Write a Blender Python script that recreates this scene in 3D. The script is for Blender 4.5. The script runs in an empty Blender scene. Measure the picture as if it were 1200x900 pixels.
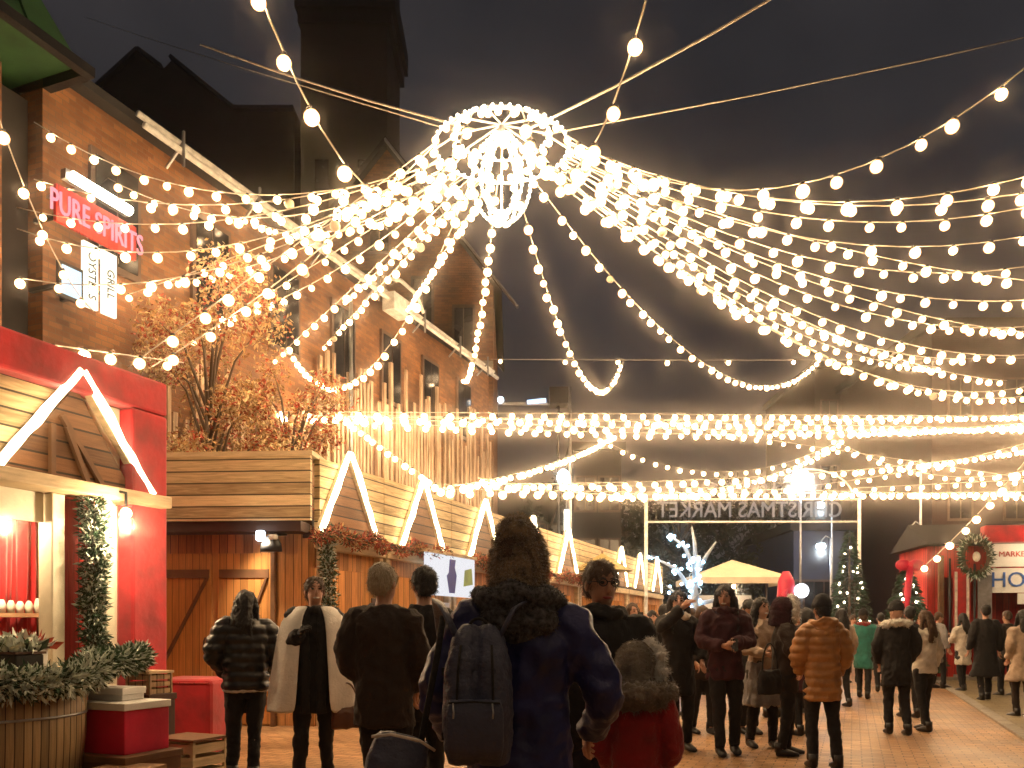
import bpy, math, random
from mathutils import Vector, Matrix, noise, Euler
random.seed(7)
R = math.radians
sc = bpy.context.scene
COL = sc.collection
CAMZ = 1.4
F = 1000.0
HOR = 735.0
ANG = math.atan2(0.4, 1.0)          # the street runs this far to the right of the view axis
CA, SA = math.cos(ANG), math.sin(ANG)

def at(px, py, Y):
    return Vector(((px-600)/F*Y, Y, CAMZ+(HOR-py)/F*Y))
def street(t, s, z=0.0):
    """t metres along the street, s metres out from the left stall fronts"""
    return Vector((-7.6+SA*t+CA*s, CA*t-SA*s, z))

# ------------------------------------------------------------------ materials
def _nodes(name):
    m = bpy.data.materials.new(name); m.use_nodes = True
    nt = m.node_tree
    return m, nt, nt.nodes['Principled BSDF']
def _vary(nt, b, col, scale, amt, stretch=(1,1,1), col2=None, detail=6, rough=None, bump=0.0, bscale=None, rvar=0.15):
    L = nt.links; N = nt.nodes
    tc = N.new('ShaderNodeTexCoord'); mp = N.new('ShaderNodeMapping'); mp.inputs['Scale'].default_value = stretch
    L.new(tc.outputs['Object'], mp.inputs['Vector'])
    nz = N.new('ShaderNodeTexNoise'); nz.inputs['Scale'].default_value = scale; nz.inputs['Detail'].default_value = detail
    L.new(mp.outputs[0], nz.inputs['Vector'])
    cr = N.new('ShaderNodeValToRGB')
    lo = tuple(c*(1-amt) for c in col[:3])+(1,); hi = tuple(min(1, c*(1+amt)) for c in (col2 or col)[:3])+(1,)
    cr.color_ramp.elements[0].position = .3; cr.color_ramp.elements[0].color = lo
    cr.color_ramp.elements[1].position = .7; cr.color_ramp.elements[1].color = hi
    L.new(nz.outputs['Fac'], cr.inputs[0]); L.new(cr.outputs[0], b.inputs['Base Color'])
    if rough is not None:
        mr = N.new('ShaderNodeMapRange'); mr.inputs['To Min'].default_value = max(0.05, rough-rvar); mr.inputs['To Max'].default_value = min(1, rough+rvar)
        L.new(nz.outputs['Fac'], mr.inputs[0]); L.new(mr.outputs[0], b.inputs['Roughness'])
    if bump:
        n2 = N.new('ShaderNodeTexNoise'); n2.inputs['Scale'].default_value = bscale or scale*4; n2.inputs['Detail'].default_value = 4
        L.new(mp.outputs[0], n2.inputs['Vector'])
        bp = N.new('ShaderNodeBump'); bp.inputs['Strength'].default_value = bump; bp.inputs['Distance'].default_value = .02
        L.new(n2.outputs['Fac'], bp.inputs['Height']); L.new(bp.outputs[0], b.inputs['Normal'])
    return mp, cr
def mat(name, col, rough=.7, scale=6, amt=.25, bump=.15, bscale=None, metal=0, stretch=(1,1,1), col2=None, coat=0, sheen=0):
    m, nt, b = _nodes(name)
    _vary(nt, b, col, scale, amt, stretch, col2, rough=rough, bump=bump, bscale=bscale)
    b.inputs['Metallic'].default_value = metal
    if coat: b.inputs['Coat Weight'].default_value = coat
    if sheen: b.inputs['Sheen Weight'].default_value = sheen
    return m
def planks(name, col, width=.14, vertical=True, gap=.006, rough=.7, amt=.35, col2=None):
    """boards along one axis: each board gets its own tone, grain, and a dark joint"""
    m, nt, b = _nodes(name); L = nt.links; N = nt.nodes
    tc = N.new('ShaderNodeTexCoord'); sp = N.new('ShaderNodeSeparateXYZ'); L.new(tc.outputs['Object'], sp.inputs[0])
    ad = N.new('ShaderNodeMath'); ad.operation = 'ADD'; L.new(sp.outputs[0], ad.inputs[0]); L.new(sp.outputs[1], ad.inputs[1])
    across, along = (ad.outputs[0], sp.outputs[2]) if vertical else (sp.outputs[2], ad.outputs[0])
    dv = N.new('ShaderNodeMath'); dv.operation = 'DIVIDE'; L.new(across, dv.inputs[0]); dv.inputs[1].default_value = width
    fl = N.new('ShaderNodeMath'); fl.operation = 'FLOOR'; L.new(dv.outputs[0], fl.inputs[0])
    fr = N.new('ShaderNodeMath'); fr.operation = 'FRACT'; L.new(dv.outputs[0], fr.inputs[0])
    wn = N.new('ShaderNodeTexWhiteNoise'); wn.noise_dimensions = '1D'; L.new(fl.outputs[0], wn.inputs['W'])
    al = N.new('ShaderNodeMath'); al.operation = 'MULTIPLY'; L.new(along, al.inputs[0]); al.inputs[1].default_value = 1.6
    a2 = N.new('ShaderNodeMath'); a2.operation = 'ADD'; L.new(al.outputs[0], a2.inputs[0])
    w9 = N.new('ShaderNodeMath'); w9.operation = 'MULTIPLY'; L.new(wn.outputs['Value'], w9.inputs[0]); w9.inputs[1].default_value = 37
    L.new(w9.outputs[0], a2.inputs[1])
    ac = N.new('ShaderNodeMath'); ac.operation = 'MULTIPLY'; L.new(across, ac.inputs[0]); ac.inputs[1].default_value = 22
    cb = N.new('ShaderNodeCombineXYZ'); L.new(ac.outputs[0], cb.inputs[0]); L.new(a2.outputs[0], cb.inputs[1])
    nz = N.new('ShaderNodeTexNoise'); nz.inputs['Scale'].default_value = 1.6; nz.inputs['Detail'].default_value = 8; nz.inputs['Distortion'].default_value = .6
    L.new(cb.outputs[0], nz.inputs['Vector'])
    mx = N.new('ShaderNodeMath'); mx.operation = 'MULTIPLY_ADD'; L.new(wn.outputs['Value'], mx.inputs[0]); mx.inputs[1].default_value = .55
    L.new(nz.outputs['Fac'], mx.inputs[2])
    cr = N.new('ShaderNodeValToRGB'); cr.color_ramp.elements[0].position = .4; cr.color_ramp.elements[1].position = 1.05
    cr.color_ramp.elements[0].color = tuple(c*(1-amt) for c in col)+(1,); cr.color_ramp.elements[1].color = tuple(min(1, c*(1+amt)) for c in (col2 or col))+(1,)
    L.new(mx.outputs[0], cr.inputs[0])
    # joint
    lt = N.new('ShaderNodeMath'); lt.operation = 'LESS_THAN'; L.new(fr.outputs[0], lt.inputs[0]); lt.inputs[1].default_value = gap/width*1.6
    mc = N.new('ShaderNodeMixRGB'); L.new(lt.outputs[0], mc.inputs[0]); L.new(cr.outputs[0], mc.inputs[1]); mc.inputs[2].default_value = tuple(c*.12 for c in col)+(1,)
    L.new(mc.outputs[0], b.inputs['Base Color']); b.inputs['Roughness'].default_value = rough
    sb = N.new('ShaderNodeMath'); sb.operation = 'SUBTRACT'; L.new(nz.outputs['Fac'], sb.inputs[0]); L.new(lt.outputs[0], sb.inputs[1])
    bp = N.new('ShaderNodeBump'); bp.inputs['Strength'].default_value = .5; bp.inputs['Distance'].default_value = .012
    L.new(sb.outputs[0], bp.inputs['Height']); L.new(bp.outputs[0], b.inputs['Normal'])
    return m
def bricks(name, c1, c2, mortar, scale=1.0, ground=False, rough=.8, bw=.24, bh=.085, patch=.4):
    m, nt, b = _nodes(name); L = nt.links; N = nt.nodes
    tc = N.new('ShaderNodeTexCoord'); sp = N.new('ShaderNodeSeparateXYZ'); L.new(tc.outputs['Object'], sp.inputs[0])
    cb = N.new('ShaderNodeCombineXYZ')
    if ground:
        L.new(sp.outputs[0], cb.inputs[0]); L.new(sp.outputs[1], cb.inputs[1])
    else:
        ad = N.new('ShaderNodeMath'); ad.operation = 'ADD'; L.new(sp.outputs[0], ad.inputs[0]); L.new(sp.outputs[1], ad.inputs[1])
        L.new(ad.outputs[0], cb.inputs[0]); L.new(sp.outputs[2], cb.inputs[1])
    br = N.new('ShaderNodeTexBrick'); L.new(cb.outputs[0], br.inputs['Vector'])
    br.inputs['Scale'].default_value = scale; br.inputs['Brick Width'].default_value = bw; br.inputs['Row Height'].default_value = bh
    br.inputs['Mortar Size'].default_value = .006; br.inputs['Color1'].default_value = c1+(1,); br.inputs['Color2'].default_value = c2+(1,); br.inputs['Mortar'].default_value = mortar+(1,)
    nz = N.new('ShaderNodeTexNoise'); nz.inputs['Scale'].default_value = .8; nz.inputs['Detail'].default_value = 7; L.new(tc.outputs['Object'], nz.inputs['Vector'])
    cr = N.new('ShaderNodeValToRGB'); cr.color_ramp.elements[0].position = .3; cr.color_ramp.elements[1].position = .7
    cr.color_ramp.elements[0].color = (1-patch,)*3+(1,); cr.color_ramp.elements[1].color = (1.0,)*3+(1,)
    L.new(nz.outputs['Fac'], cr.inputs[0])
    mu = N.new('ShaderNodeMixRGB'); mu.blend_type = 'MULTIPLY'; mu.inputs[0].default_value = 1
    L.new(br.outputs['Color'], mu.inputs[1]); L.new(cr.outputs[0], mu.inputs[2]); L.new(mu.outputs[0], b.inputs['Base Color'])
    n3 = N.new('ShaderNodeTexNoise'); n3.inputs['Scale'].default_value = 30; L.new(tc.outputs['Object'], n3.inputs['Vector'])
    sb = N.new('ShaderNodeMath'); sb.operation = 'MULTIPLY_ADD'; L.new(br.outputs['Fac'], sb.inputs[0]); sb.inputs[1].default_value = -1.2; L.new(n3.outputs['Fac'], sb.inputs[2])
    bp = N.new('ShaderNodeBump'); bp.inputs['Strength'].default_value = .6; bp.inputs['Distance'].default_value = .01
    L.new(sb.outputs[0], bp.inputs['Height']); L.new(bp.outputs[0], b.inputs['Normal'])
    mr = N.new('ShaderNodeMapRange'); L.new(nz.outputs['Fac'], mr.inputs[0]); mr.inputs['To Min'].default_value = rough-.25; mr.inputs['To Max'].default_value = min(1, rough+.1)
    L.new(mr.outputs[0], b.inputs['Roughness'])
    return m
def glow(name, core, strength, rim=None, rimstrength=None):
    m = bpy.data.materials.new(name); m.use_nodes = True; nt = m.node_tree; nt.nodes.clear()
    out = nt.nodes.new('ShaderNodeOutputMaterial'); em = nt.nodes.new('ShaderNodeEmission')
    em.inputs[0].default_value = core+(1,); em.inputs[1].default_value = strength
    if rim:
        lw = nt.nodes.new('ShaderNodeLayerWeight'); lw.inputs[0].default_value = .5
        e2 = nt.nodes.new('ShaderNodeEmission'); e2.inputs[0].default_value = rim+(1,); e2.inputs[1].default_value = rimstrength
        pw = nt.nodes.new('ShaderNodeMath'); pw.operation = 'POWER'; pw.inputs[1].default_value = 1.6
        mx = nt.nodes.new('ShaderNodeMixShader'); nt.links.new(lw.outputs['Facing'], pw.inputs[0]); nt.links.new(pw.outputs[0], mx.inputs[0])
        nt.links.new(em.outputs[0], mx.inputs[1]); nt.links.new(e2.outputs[0], mx.inputs[2]); nt.links.new(mx.outputs[0], out.inputs[0])
    else:
        nt.links.new(em.outputs[0], out.inputs[0])
    return m

def frosted(name, peak):
    """frosted globe: glow falloff painted by view angle, hot middle to amber rim"""
    m = bpy.data.materials.new(name); m.use_nodes = True; nt = m.node_tree; nt.nodes.clear(); N = nt.nodes; L = nt.links
    out = N.new('ShaderNodeOutputMaterial'); em = N.new('ShaderNodeEmission'); lw = N.new('ShaderNodeLayerWeight'); lw.inputs[0].default_value = .5
    iv = N.new('ShaderNodeMath'); iv.operation = 'SUBTRACT'; iv.inputs[0].default_value = 1; L.new(lw.outputs['Facing'], iv.inputs[1])
    pw = N.new('ShaderNodeMath'); pw.operation = 'POWER'; pw.inputs[1].default_value = 3.2; L.new(iv.outputs[0], pw.inputs[0])
    ma = N.new('ShaderNodeMath'); ma.operation = 'MULTIPLY_ADD'; L.new(pw.outputs[0], ma.inputs[0]); ma.inputs[1].default_value = peak; ma.inputs[2].default_value = .75
    cr = N.new('ShaderNodeMixRGB'); L.new(pw.outputs[0], cr.inputs[0]); cr.inputs[1].default_value = (1, .52, .2, 1); cr.inputs[2].default_value = (1, .74, .44, 1)
    L.new(cr.outputs[0], em.inputs[0]); L.new(ma.outputs[0], em.inputs[1]); L.new(em.outputs[0], out.inputs[0])
    return m
WARM = (1.0, .66, .34)
M = {}
M['bulb'] = frosted('bulb_glass', 105); M['bulb_dim'] = frosted('dimmer_bulb_glass', 38); M['bulb_dead'] = mat('dead_bulb_glass', (.5, .42, .3), .3, bump=0)
M['far_bulb'] = frosted('far_bulb_glass', 95)
M['mini'] = glow('mini_bulb_glass', (1.0, .8, .55), 14)
M['rope'] = glow('rope_light_tube', (1.0, .78, .46), 15)
M['tube'] = glow('fluorescent_tube', (1.0, .97, .8), 8)
M['blue_mini'] = glow('blue_white_led', (.4, .72, 1.0), 16)
M['cold_lamp'] = glow('cold_lamp', (.75, .9, 1.0), 9)
M['lit_sign'] = glow('lit_sign_face', (1.0, .93, .72), 1.6)
M['pink_letter'] = glow('pink_neon', (1.0, .3, .36), 1.3)
M['white_letter'] = glow('white_sign_letter', (1.0, .88, .8), .24)
M['steel'] = mat('galvanised_steel', (.35, .35, .35), .4, metal=.8)
M['white_steel'] = mat('white_painted_pipe', (.75, .75, .7), .5, bump=.05)
M['black_metal'] = mat('black_metal', (.015, .015, .016), .45, metal=.3)
M['cable'] = mat('pale_cable', (.55, .5, .42), .5, bump=0)
M['socket'] = mat('bulb_socket', (.03, .03, .03), .5, bump=0)
M['plank_h'] = planks('pale_pine_boards', (.5, .35, .17), .16, False, gap=.012, col2=(.62, .47, .26))
M['plank_v'] = planks('orange_pine_boards', (.48, .22, .07), .12, True)
M['plank_dark'] = planks('brown_boards', (.20, .09, .035), .15, False, gap=.012)
M['door_wood'] = planks('door_boards', (.55, .24, .06), .1, True, gap=.004, amt=.25)
M['barrel_wood'] = planks('weathered_oak_boards', (.33, .23, .12), .09, True, gap=.008, amt=.4)
M['beam'] = mat('pale_pine_beam', (.55, .42, .25), .65, scale=3, stretch=(1, 1, 8))
M['cream'] = mat('cream_painted_wood', (.72, .66, .5), .6, scale=4, amt=.12)
M['dark_wood'] = mat('dark_stained_wood', (.05, .02, .012), .6, scale=4)
M['brown_wood'] = mat('brown_wood', (.16, .075, .03), .65, scale=5)
M['red'] = planks('red_painted_boards', (.42, .012, .012), .17, True, gap=.006, rough=.55, amt=.3, col2=(.5, .03, .02))
M['red_fabric'] = mat('red_fabric', (.42, .01, .015), .9, scale=3, amt=.4, bump=.5, bscale=8, sheen=.3)
M['pink'] = mat('pink_red_card', (.55, .012, .05), .45, scale=3)
M['brick'] = bricks('orange_brick', (.4, .17, .055), (.2, .075, .026), (.2, .13, .07), patch=.7)
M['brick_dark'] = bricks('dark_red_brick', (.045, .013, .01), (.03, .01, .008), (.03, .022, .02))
M['paving'] = bricks('brick_paving', (.72, .42, .2), (.48, .25, .11), (.12, .075, .045), ground=True, bw=.21, bh=.105, rough=.55, patch=.62)
M['paving2'] = bricks('yellow_paving', (.34, .27, .13), (.26, .2, .1), (.1, .08, .05), ground=True, bw=.4, bh=.2, rough=.6)
M['kerb'] = mat('stone_kerb', (.34, .3, .24), .8, scale=5)
M['ground'] = mat('dark_ground', (.05, .045, .04), .9, scale=1)
M['copper'] = mat('green_copper', (.03, .085, .03), .6, scale=2, amt=.45)
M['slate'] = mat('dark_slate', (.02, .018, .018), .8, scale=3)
M['stone_dark'] = mat('near_black_stone', (.03, .026, .024), .9, scale=2)  # near-black base colour of the dark buildings
M['glass'] = mat('dark_window_glass', (.012, .012, .014), .12, scale=2, bump=.02)
M['frame'] = mat('window_frame', (.1, .06, .04), .6)
M['board_pale'] = mat('weathered_pale_board', (.42, .3, .2), .8, scale=4, amt=.5, stretch=(3, 3, .5))
M['leaf_dark'] = mat('fir_green', (.02, .06, .025), .6, amt=.5, bump=0)
M['leaf_frost'] = mat('frosted_fir', (.62, .68, .58), .7, amt=.2, bump=0)
M['leaf_red'] = mat('dried_red_leaf', (.38, .05, .02), .6, amt=.5, bump=0)
M['leaf_copper'] = mat('copper_leaf', (.45, .2, .06), .6, amt=.5, col2=(.55, .36, .15), bump=0)
M['leaf_gold'] = mat('pale_gold_leaf', (.5, .33, .14), .6, amt=.4, col2=(.6, .48, .26), bump=0)
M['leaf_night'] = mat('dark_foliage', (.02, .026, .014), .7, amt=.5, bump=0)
M['bark'] = mat('bark', (.13, .09, .06), .9, scale=8, stretch=(1, 1, .3), bump=.5)
M['pale_bark'] = mat('blue_lit_bark', (.35, .4, .45), .8, scale=6)  # bluish tint puts the LED light into the bark colour
M['canvas'] = mat('cream_canvas', (.62, .54, .38), .8, scale=3, amt=.1)
M['olive_canvas'] = mat('olive_canvas', (.3, .22, .07), .8, scale=3, amt=.2)
M['white_paper'] = mat('white_board', (.75, .74, .7), .6, scale=2, amt=.08, bump=0)
M['blue_print'] = mat('blue_print', (.03, .12, .42), .5, scale=9, amt=.4, bump=0)
M['navy_print'] = mat('navy_print', (.01, .015, .3), .5, bump=0)
M['green_print'] = mat('green_print', (.2, .32, .06), .5, bump=0)
M['card'] = mat('brown_cardboard', (.3, .17, .08), .8, scale=5)
M['blue_wall'] = mat('blue_grey_render', (.03, .045, .1), .7, scale=2)
# people
M['skin'] = mat('skin', (.55, .3, .2), .5, scale=14, amt=.1, bump=.04)
M['skin2'] = mat('skin_tan', (.4, .2, .12), .5, scale=14, amt=.1, bump=.04)
M['eye'] = mat('eye_dark', (.01, .008, .008), .25, bump=0)
M['lip'] = mat('lip', (.35, .06, .05), .45, bump=0)
M['tooth'] = mat('teeth', (.75, .7, .62), .3, bump=0)
def cloth(name, col, rough=.85, amt=.3, bump=.35, sheen=.25):
    if max(col) < .07: sheen = .03; col = tuple(c*.6 for c in col)
    return mat(name, col, rough, scale=7, amt=amt, bump=bump, bscale=60, sheen=sheen)
M['black_cloth'] = cloth('black_cloth', (.012, .011, .013))
M['black_puffer'] = mat('black_puffer', (.006, .006, .007), .38, bump=.2)
M['navy_cloth'] = mat('navy_shell', (.008, .012, .085), .5, scale=5, amt=.5, bump=.3, bscale=30)
M['grey_pack'] = mat('slate_nylon', (.05, .058, .1), .55, scale=9, amt=.2, bump=.4, bscale=90)
M['white_cloth'] = cloth('cream_wool', (.62, .56, .48))
M['white_wool'] = mat('bright_cream_wool', (.82, .78, .7), .9, scale=6, amt=.1, bump=.4, bscale=40, sheen=.4)
M['white_fur'] = cloth('white_fur', (.78, .76, .7), amt=.15)
M['brown_fur'] = cloth('grey_brown_fur', (.2, .17, .13), amt=.5)
M['red_coat'] = cloth('dark_red_coat', (.24, .006, .008))
M['maroon'] = cloth('maroon_wool', (.06, .008, .018))
M['tan'] = mat('tan_quilted_jacket', (.34, .16, .05), .5, scale=7, amt=.3, bump=.3)
M['teal'] = cloth('teal_coat', (.02, .16, .13))
M['brown_coat'] = cloth('dark_brown_coat', (.035, .02, .014))
M['denim'] = cloth('dark_denim', (.02, .024, .04))
M['grey_cloth'] = cloth('grey_marl', (.2, .19, .19))
M['beige_cloth'] = cloth('beige_coat', (.45, .34, .25))
M['hair_black'] = mat('black_hair', (.01, .008, .007), .45, scale=20, stretch=(6, 6, 1), bump=.6, bscale=40)
M['hair_brown'] = mat('brown_hair', (.07, .035, .016), .5, scale=20, stretch=(6, 6, 1), bump=.6, bscale=40)
M['hair_grey'] = mat('fair_grey_hair', (.42, .36, .26), .6, scale=20, stretch=(6, 6, 1), bump=.6, bscale=40)
M['knit_brown'] = mat('brown_knit', (.08, .045, .022), .95, scale=30, amt=.6, bump=.9, bscale=70)
M['brown_knit_light'] = mat('brown_fleece', (.2, .14, .08), .95, scale=30, amt=.6, bump=.9, bscale=70, sheen=.4)
M['speckled'] = mat('speckled_fleece', (.03, .03, .034), .9, scale=60, amt=.8, bump=.8, bscale=60, col2=(.07, .07, .075))
M['shoe'] = mat('black_leather', (.012, .01, .009), .4)
M['leather'] = mat('brown_leather', (.1, .04, .02), .45)
M['phone'] = mat('phone_case', (.02, .02, .02), .25, bump=0)

# ------------------------------------------------------------------ mesh builder
class MB:
    def __init__(s): s.v = []; s.f = []; s.m = []; s.sm = []
    def add(s, vs, fs, mi=0, smooth=False):
        o = len(s.v); s.v += [tuple(v) for v in vs]
        for f in fs: s.f.append(tuple(i+o for i in f)); s.m.append(mi); s.sm.append(smooth)
        return s
    def box(s, a, b, mi=0, bev=0.0):
        (x0, y0, z0), (x1, y1, z1) = a, b
        vs = [(x0,y0,z0),(x1,y0,z0),(x1,y1,z0),(x0,y1,z0),(x0,y0,z1),(x1,y0,z1),(x1,y1,z1),(x0,y1,z1)]
        return s.add(vs, [(0,3,2,1),(4,5,6,7),(0,1,5,4),(1,2,6,5),(2,3,7,6),(3,0,4,7)], mi)
    def bar(s, p0, p1, w, h, mi=0, up=(0,0,1)):
        p0 = Vector(p0); p1 = Vector(p1); d = (p1-p0).normalized(); u = Vector(up)
        x = d.cross(u)
        if x.length < 1e-4: x = d.cross(Vector((1,0,0)))
        x.normalize(); y = x.cross(d).normalized(); x *= w/2; y *= h/2
        vs = [p0-x-y, p0+x-y, p0+x+y, p0-x+y, p1-x-y, p1+x-y, p1+x+y, p1-x+y]
        return s.add(vs, [(0,3,2,1),(4,5,6,7),(0,1,5,4),(1,2,6,5),(2,3,7,6),(3,0,4,7)], mi)
    def tube(s, pts, rad, n=10, mi=0, smooth=True, flat=None, closed=False):
        pts = [Vector(p) for p in pts]
        if not isinstance(rad, (list, tuple)): rad = [rad]*len(pts)
        vs = []; prev = None
        for i, p in enumerate(pts):
            if closed: d = pts[(i+1) % len(pts)]-pts[i-1]
            else: d = pts[min(i+1, len(pts)-1)]-pts[max(i-1, 0)]
            d.normalize()
            if prev is None:
                x = d.cross(Vector((0,0,1)))
                if x.length < 1e-3: x = d.cross(Vector((0,1,0)))
            else: x = prev-d*prev.dot(d)
            x.normalize(); prev = x; y = d.cross(x)
            r = rad[i]; rx, ry = r if isinstance(r, (tuple, list)) else (r, r)
            for k in range(n):
                a = 2*math.pi*k/n; vs.append(p+x*math.cos(a)*rx+y*math.sin(a)*ry)
        fs = []; m = len(pts)
        for i in range(m if closed else m-1):
            for k in range(n):
                a = i*n+k; b_ = i*n+(k+1) % n; j = ((i+1) % m)*n
                fs.append((a, b_, j+(k+1) % n, j+k))
        if not closed:
            fs.append(tuple(reversed(range(n)))); fs.append(tuple((m-1)*n+k for k in range(n)))
        return s.add(vs, fs, mi, smooth)
    def loft(s, rings, n=24, mi=0, smooth=True, power=2.3):
        """rings: (z, rx, ry, cx, cy) rounded-rectangle-ish ellipses"""
        vs = []
        for (z, rx, ry, cx, cy) in rings:
            for k in range(n):
                a = 2*math.pi*k/n; c, q = math.cos(a), math.sin(a)
                e = 2.0/power
                vs.append((cx+rx*math.copysign(abs(c)**e, c), cy+ry*math.copysign(abs(q)**e, q), z))
        fs = []; m = len(rings)
        for i in range(m-1):
            for k in range(n): fs.append((i*n+k, i*n+(k+1) % n, (i+1)*n+(k+1) % n, (i+1)*n+k))
        fs.append(tuple(reversed(range(n)))); fs.append(tuple((m-1)*n+k for k in range(n)))
        return s.add(vs, fs, mi, smooth)
    def ell(s, c, r, n=16, m=10, mi=0, rot=None):
        c = Vector(c); 
        if not isinstance(r, (tuple, list)): r = (r, r, r)
        vs = [(0,0,r[2])]
        for i in range(1, m):
            th = math.pi*i/m
            for k in range(n):
                a = 2*math.pi*k/n; vs.append((r[0]*math.sin(th)*math.cos(a), r[1]*math.sin(th)*math.sin(a), r[2]*math.cos(th)))
        vs.append((0,0,-r[2]))
        if rot is not None: vs = [rot @ Vector(v) for v in vs]
        vs = [Vector(v)+c for v in vs]
        fs = [(0, 1+k, 1+(k+1) % n) for k in range(n)]
        for i in range(m-2):
            for k in range(n): fs.append((1+i*n+k, 1+(i+1)*n+k, 1+(i+1)*n+(k+1) % n, 1+i*n+(k+1) % n))
        e = len(vs)-1; b_ = 1+(m-2)*n
        fs += [(b_+k, e, b_+(k+1) % n) for k in range(n)]
        return s.add(vs, fs, mi, True)
    def prism(s, outline, d, mi=0):
        """outline: 3-D points of a flat polygon; d: extrusion vector"""
        d = Vector(d); o = [Vector(p) for p in outline]; n = len(o)
        nrm = Vector((0,0,0))
        for i in range(n): nrm += o[i].cross(o[(i+1) % n])
        if nrm.dot(d) > 0: o.reverse()
        vs = o+[p+d for p in o]
        return s.add(vs, [tuple(range(n)), tuple(reversed(range(n, 2*n)))]+[(i, i+n, (i+1) % n+n, (i+1) % n) for i in range(n)], mi)
    def leaf(s, p, size, mi=0, d=None, w=.45):
        p = Vector(p); d = Vector(d) if d is not None else Vector((random.gauss(0,1), random.gauss(0,1), random.gauss(0,1)))
        d.normalize(); x = d.cross(Vector((random.gauss(0,1), random.gauss(0,1), random.gauss(0,1)))); x.normalize()
        n = d.cross(x)*size*.12
        return s.add([p, p+d*size*.5+x*size*w*.5+n, p+d*size, p+d*size*.5-x*size*w*.5+n], [(0,1,2,3)], mi)
    def mesh(s, name, mats):
        me = bpy.data.meshes.new(name); me.from_pydata(s.v, [], s.f); me.update()
        for m in (mats if isinstance(mats, (list, tuple)) else [mats]): me.materials.append(m)
        me.polygons.foreach_set('material_index', s.m); me.polygons.foreach_set('use_smooth', s.sm)
        return me
    def build(s, name, mats, parent=None, loc=(0,0,0), rotz=0, bevel=0):
        o = bpy.data.objects.new(name, s.mesh(name, mats)); COL.objects.link(o); o.location = loc; o.rotation_euler.z = rotz
        if parent: o.parent = parent
        if bevel:
            b = o.modifiers.new('bevel', 'BEVEL'); b.width = bevel; b.segments = 2; b.limit_method = 'ANGLE'
        return o
def tag(o, label=None, cat=None, group=None, kind=None):
    if label: o['label'] = label
    if cat: o['category'] = cat
    if group: o['group'] = group
    if kind: o['kind'] = kind
    return o
def thing(name, label, cat, loc=(0,0,0), rotz=0, group=None):
    o = bpy.data.objects.new(name, None); COL.objects.link(o); o.empty_display_size = .2
    o.location = loc; o.rotation_euler.z = rotz
    return tag(o, label, cat, group)
def rowthing(name, label, cat, t, s, group=None, z=0):
    return thing(name, label, cat, street(t, s, z), -ANG, group)
_TMP = None
def skinned(mb, voxel, smooth=4, disp=0.0, dscale=6.0, seed=0, stretch=(1,1,1), fn=None):
    """weld overlapping closed pieces into one continuous surface"""
    global _TMP
    me = mb.mesh('tmp', [])
    o = bpy.data.objects.new('tmp', me); COL.objects.link(o)
    r = o.modifiers.new('r', 'REMESH'); r.mode = 'VOXEL'; r.voxel_size = voxel; r.use_smooth_shade = True
    if smooth:
        q = o.modifiers.new('s', 'SMOOTH'); q.iterations = smooth; q.factor = .5
    dg = bpy.context.evaluated_depsgraph_get()
    out = bpy.data.meshes.new_from_object(o.evaluated_get(dg))
    bpy.data.objects.remove(o); bpy.data.meshes.remove(me)
    if disp:
        off = Vector((seed*3.7, seed*1.3, seed*2.1))
        co = [v.co.copy() for v in out.vertices]; no = [v.normal.copy() for v in out.vertices]
        for v, c, n in zip(out.vertices, co, no):
            q = Vector((c.x*stretch[0], c.y*stretch[1], c.z*stretch[2]))*dscale+off
            v.co = c+n*disp*(noise.noise(q)+.45*noise.noise(q*2.3)+1.1*(.22-abs(noise.noise(Vector((q.x*1.3, q.y*1.3, q.z*2.6))+off)))+(fn(c) if fn else 0))
    for p in out.polygons: p.use_smooth = True
    out.materials.clear()
    return out
def fuzz(me, n, length, width=.0016, down=0.0, seed=1):
    """add fine strands standing out of a surface (fur, pile, loose hair)"""
    rnd = random.Random(seed); nv = len(me.vertices)
    vs = [tuple(v.co) for v in me.vertices]; fs = [tuple(p.vertices) for p in me.polygons]; nf = len(fs)
    for _ in range(n):
        v = me.vertices[rnd.randrange(nv)]; p = v.co; d = (v.normal+Vector((rnd.gauss(0, .45), rnd.gauss(0, .45), rnd.gauss(0, .45)-down))).normalized()
        L_ = length*rnd.uniform(.4, 1.2); w_ = d.cross(Vector((rnd.gauss(0, 1), rnd.gauss(0, 1), rnd.gauss(0, 1)))).normalized()*width
        q = p+d*L_*.6+Vector((0, 0, -L_*.08)); e = p+d*L_+Vector((0, 0, -L_*(.3+down*.3))); k = len(vs)
        vs += [tuple(p-w_), tuple(p+w_), tuple(q+w_*.7), tuple(q-w_*.7), tuple(e)]; fs += [(k, k+1, k+2, k+3), (k+3, k+2, k+4)]
    out = bpy.data.meshes.new('fuzzy'); out.from_pydata(vs, [], fs); out.update()
    for i, p in enumerate(out.polygons): p.use_smooth = i < nf
    bpy.data.meshes.remove(me); return out
def put(name, me, mats, parent, scale=1):
    for m in (mats if isinstance(mats, (list, tuple)) else [mats]): me.materials.append(m)
    me.name = name
    o = bpy.data.objects.new(name, me); COL.objects.link(o); o.parent = parent
    return o
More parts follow.
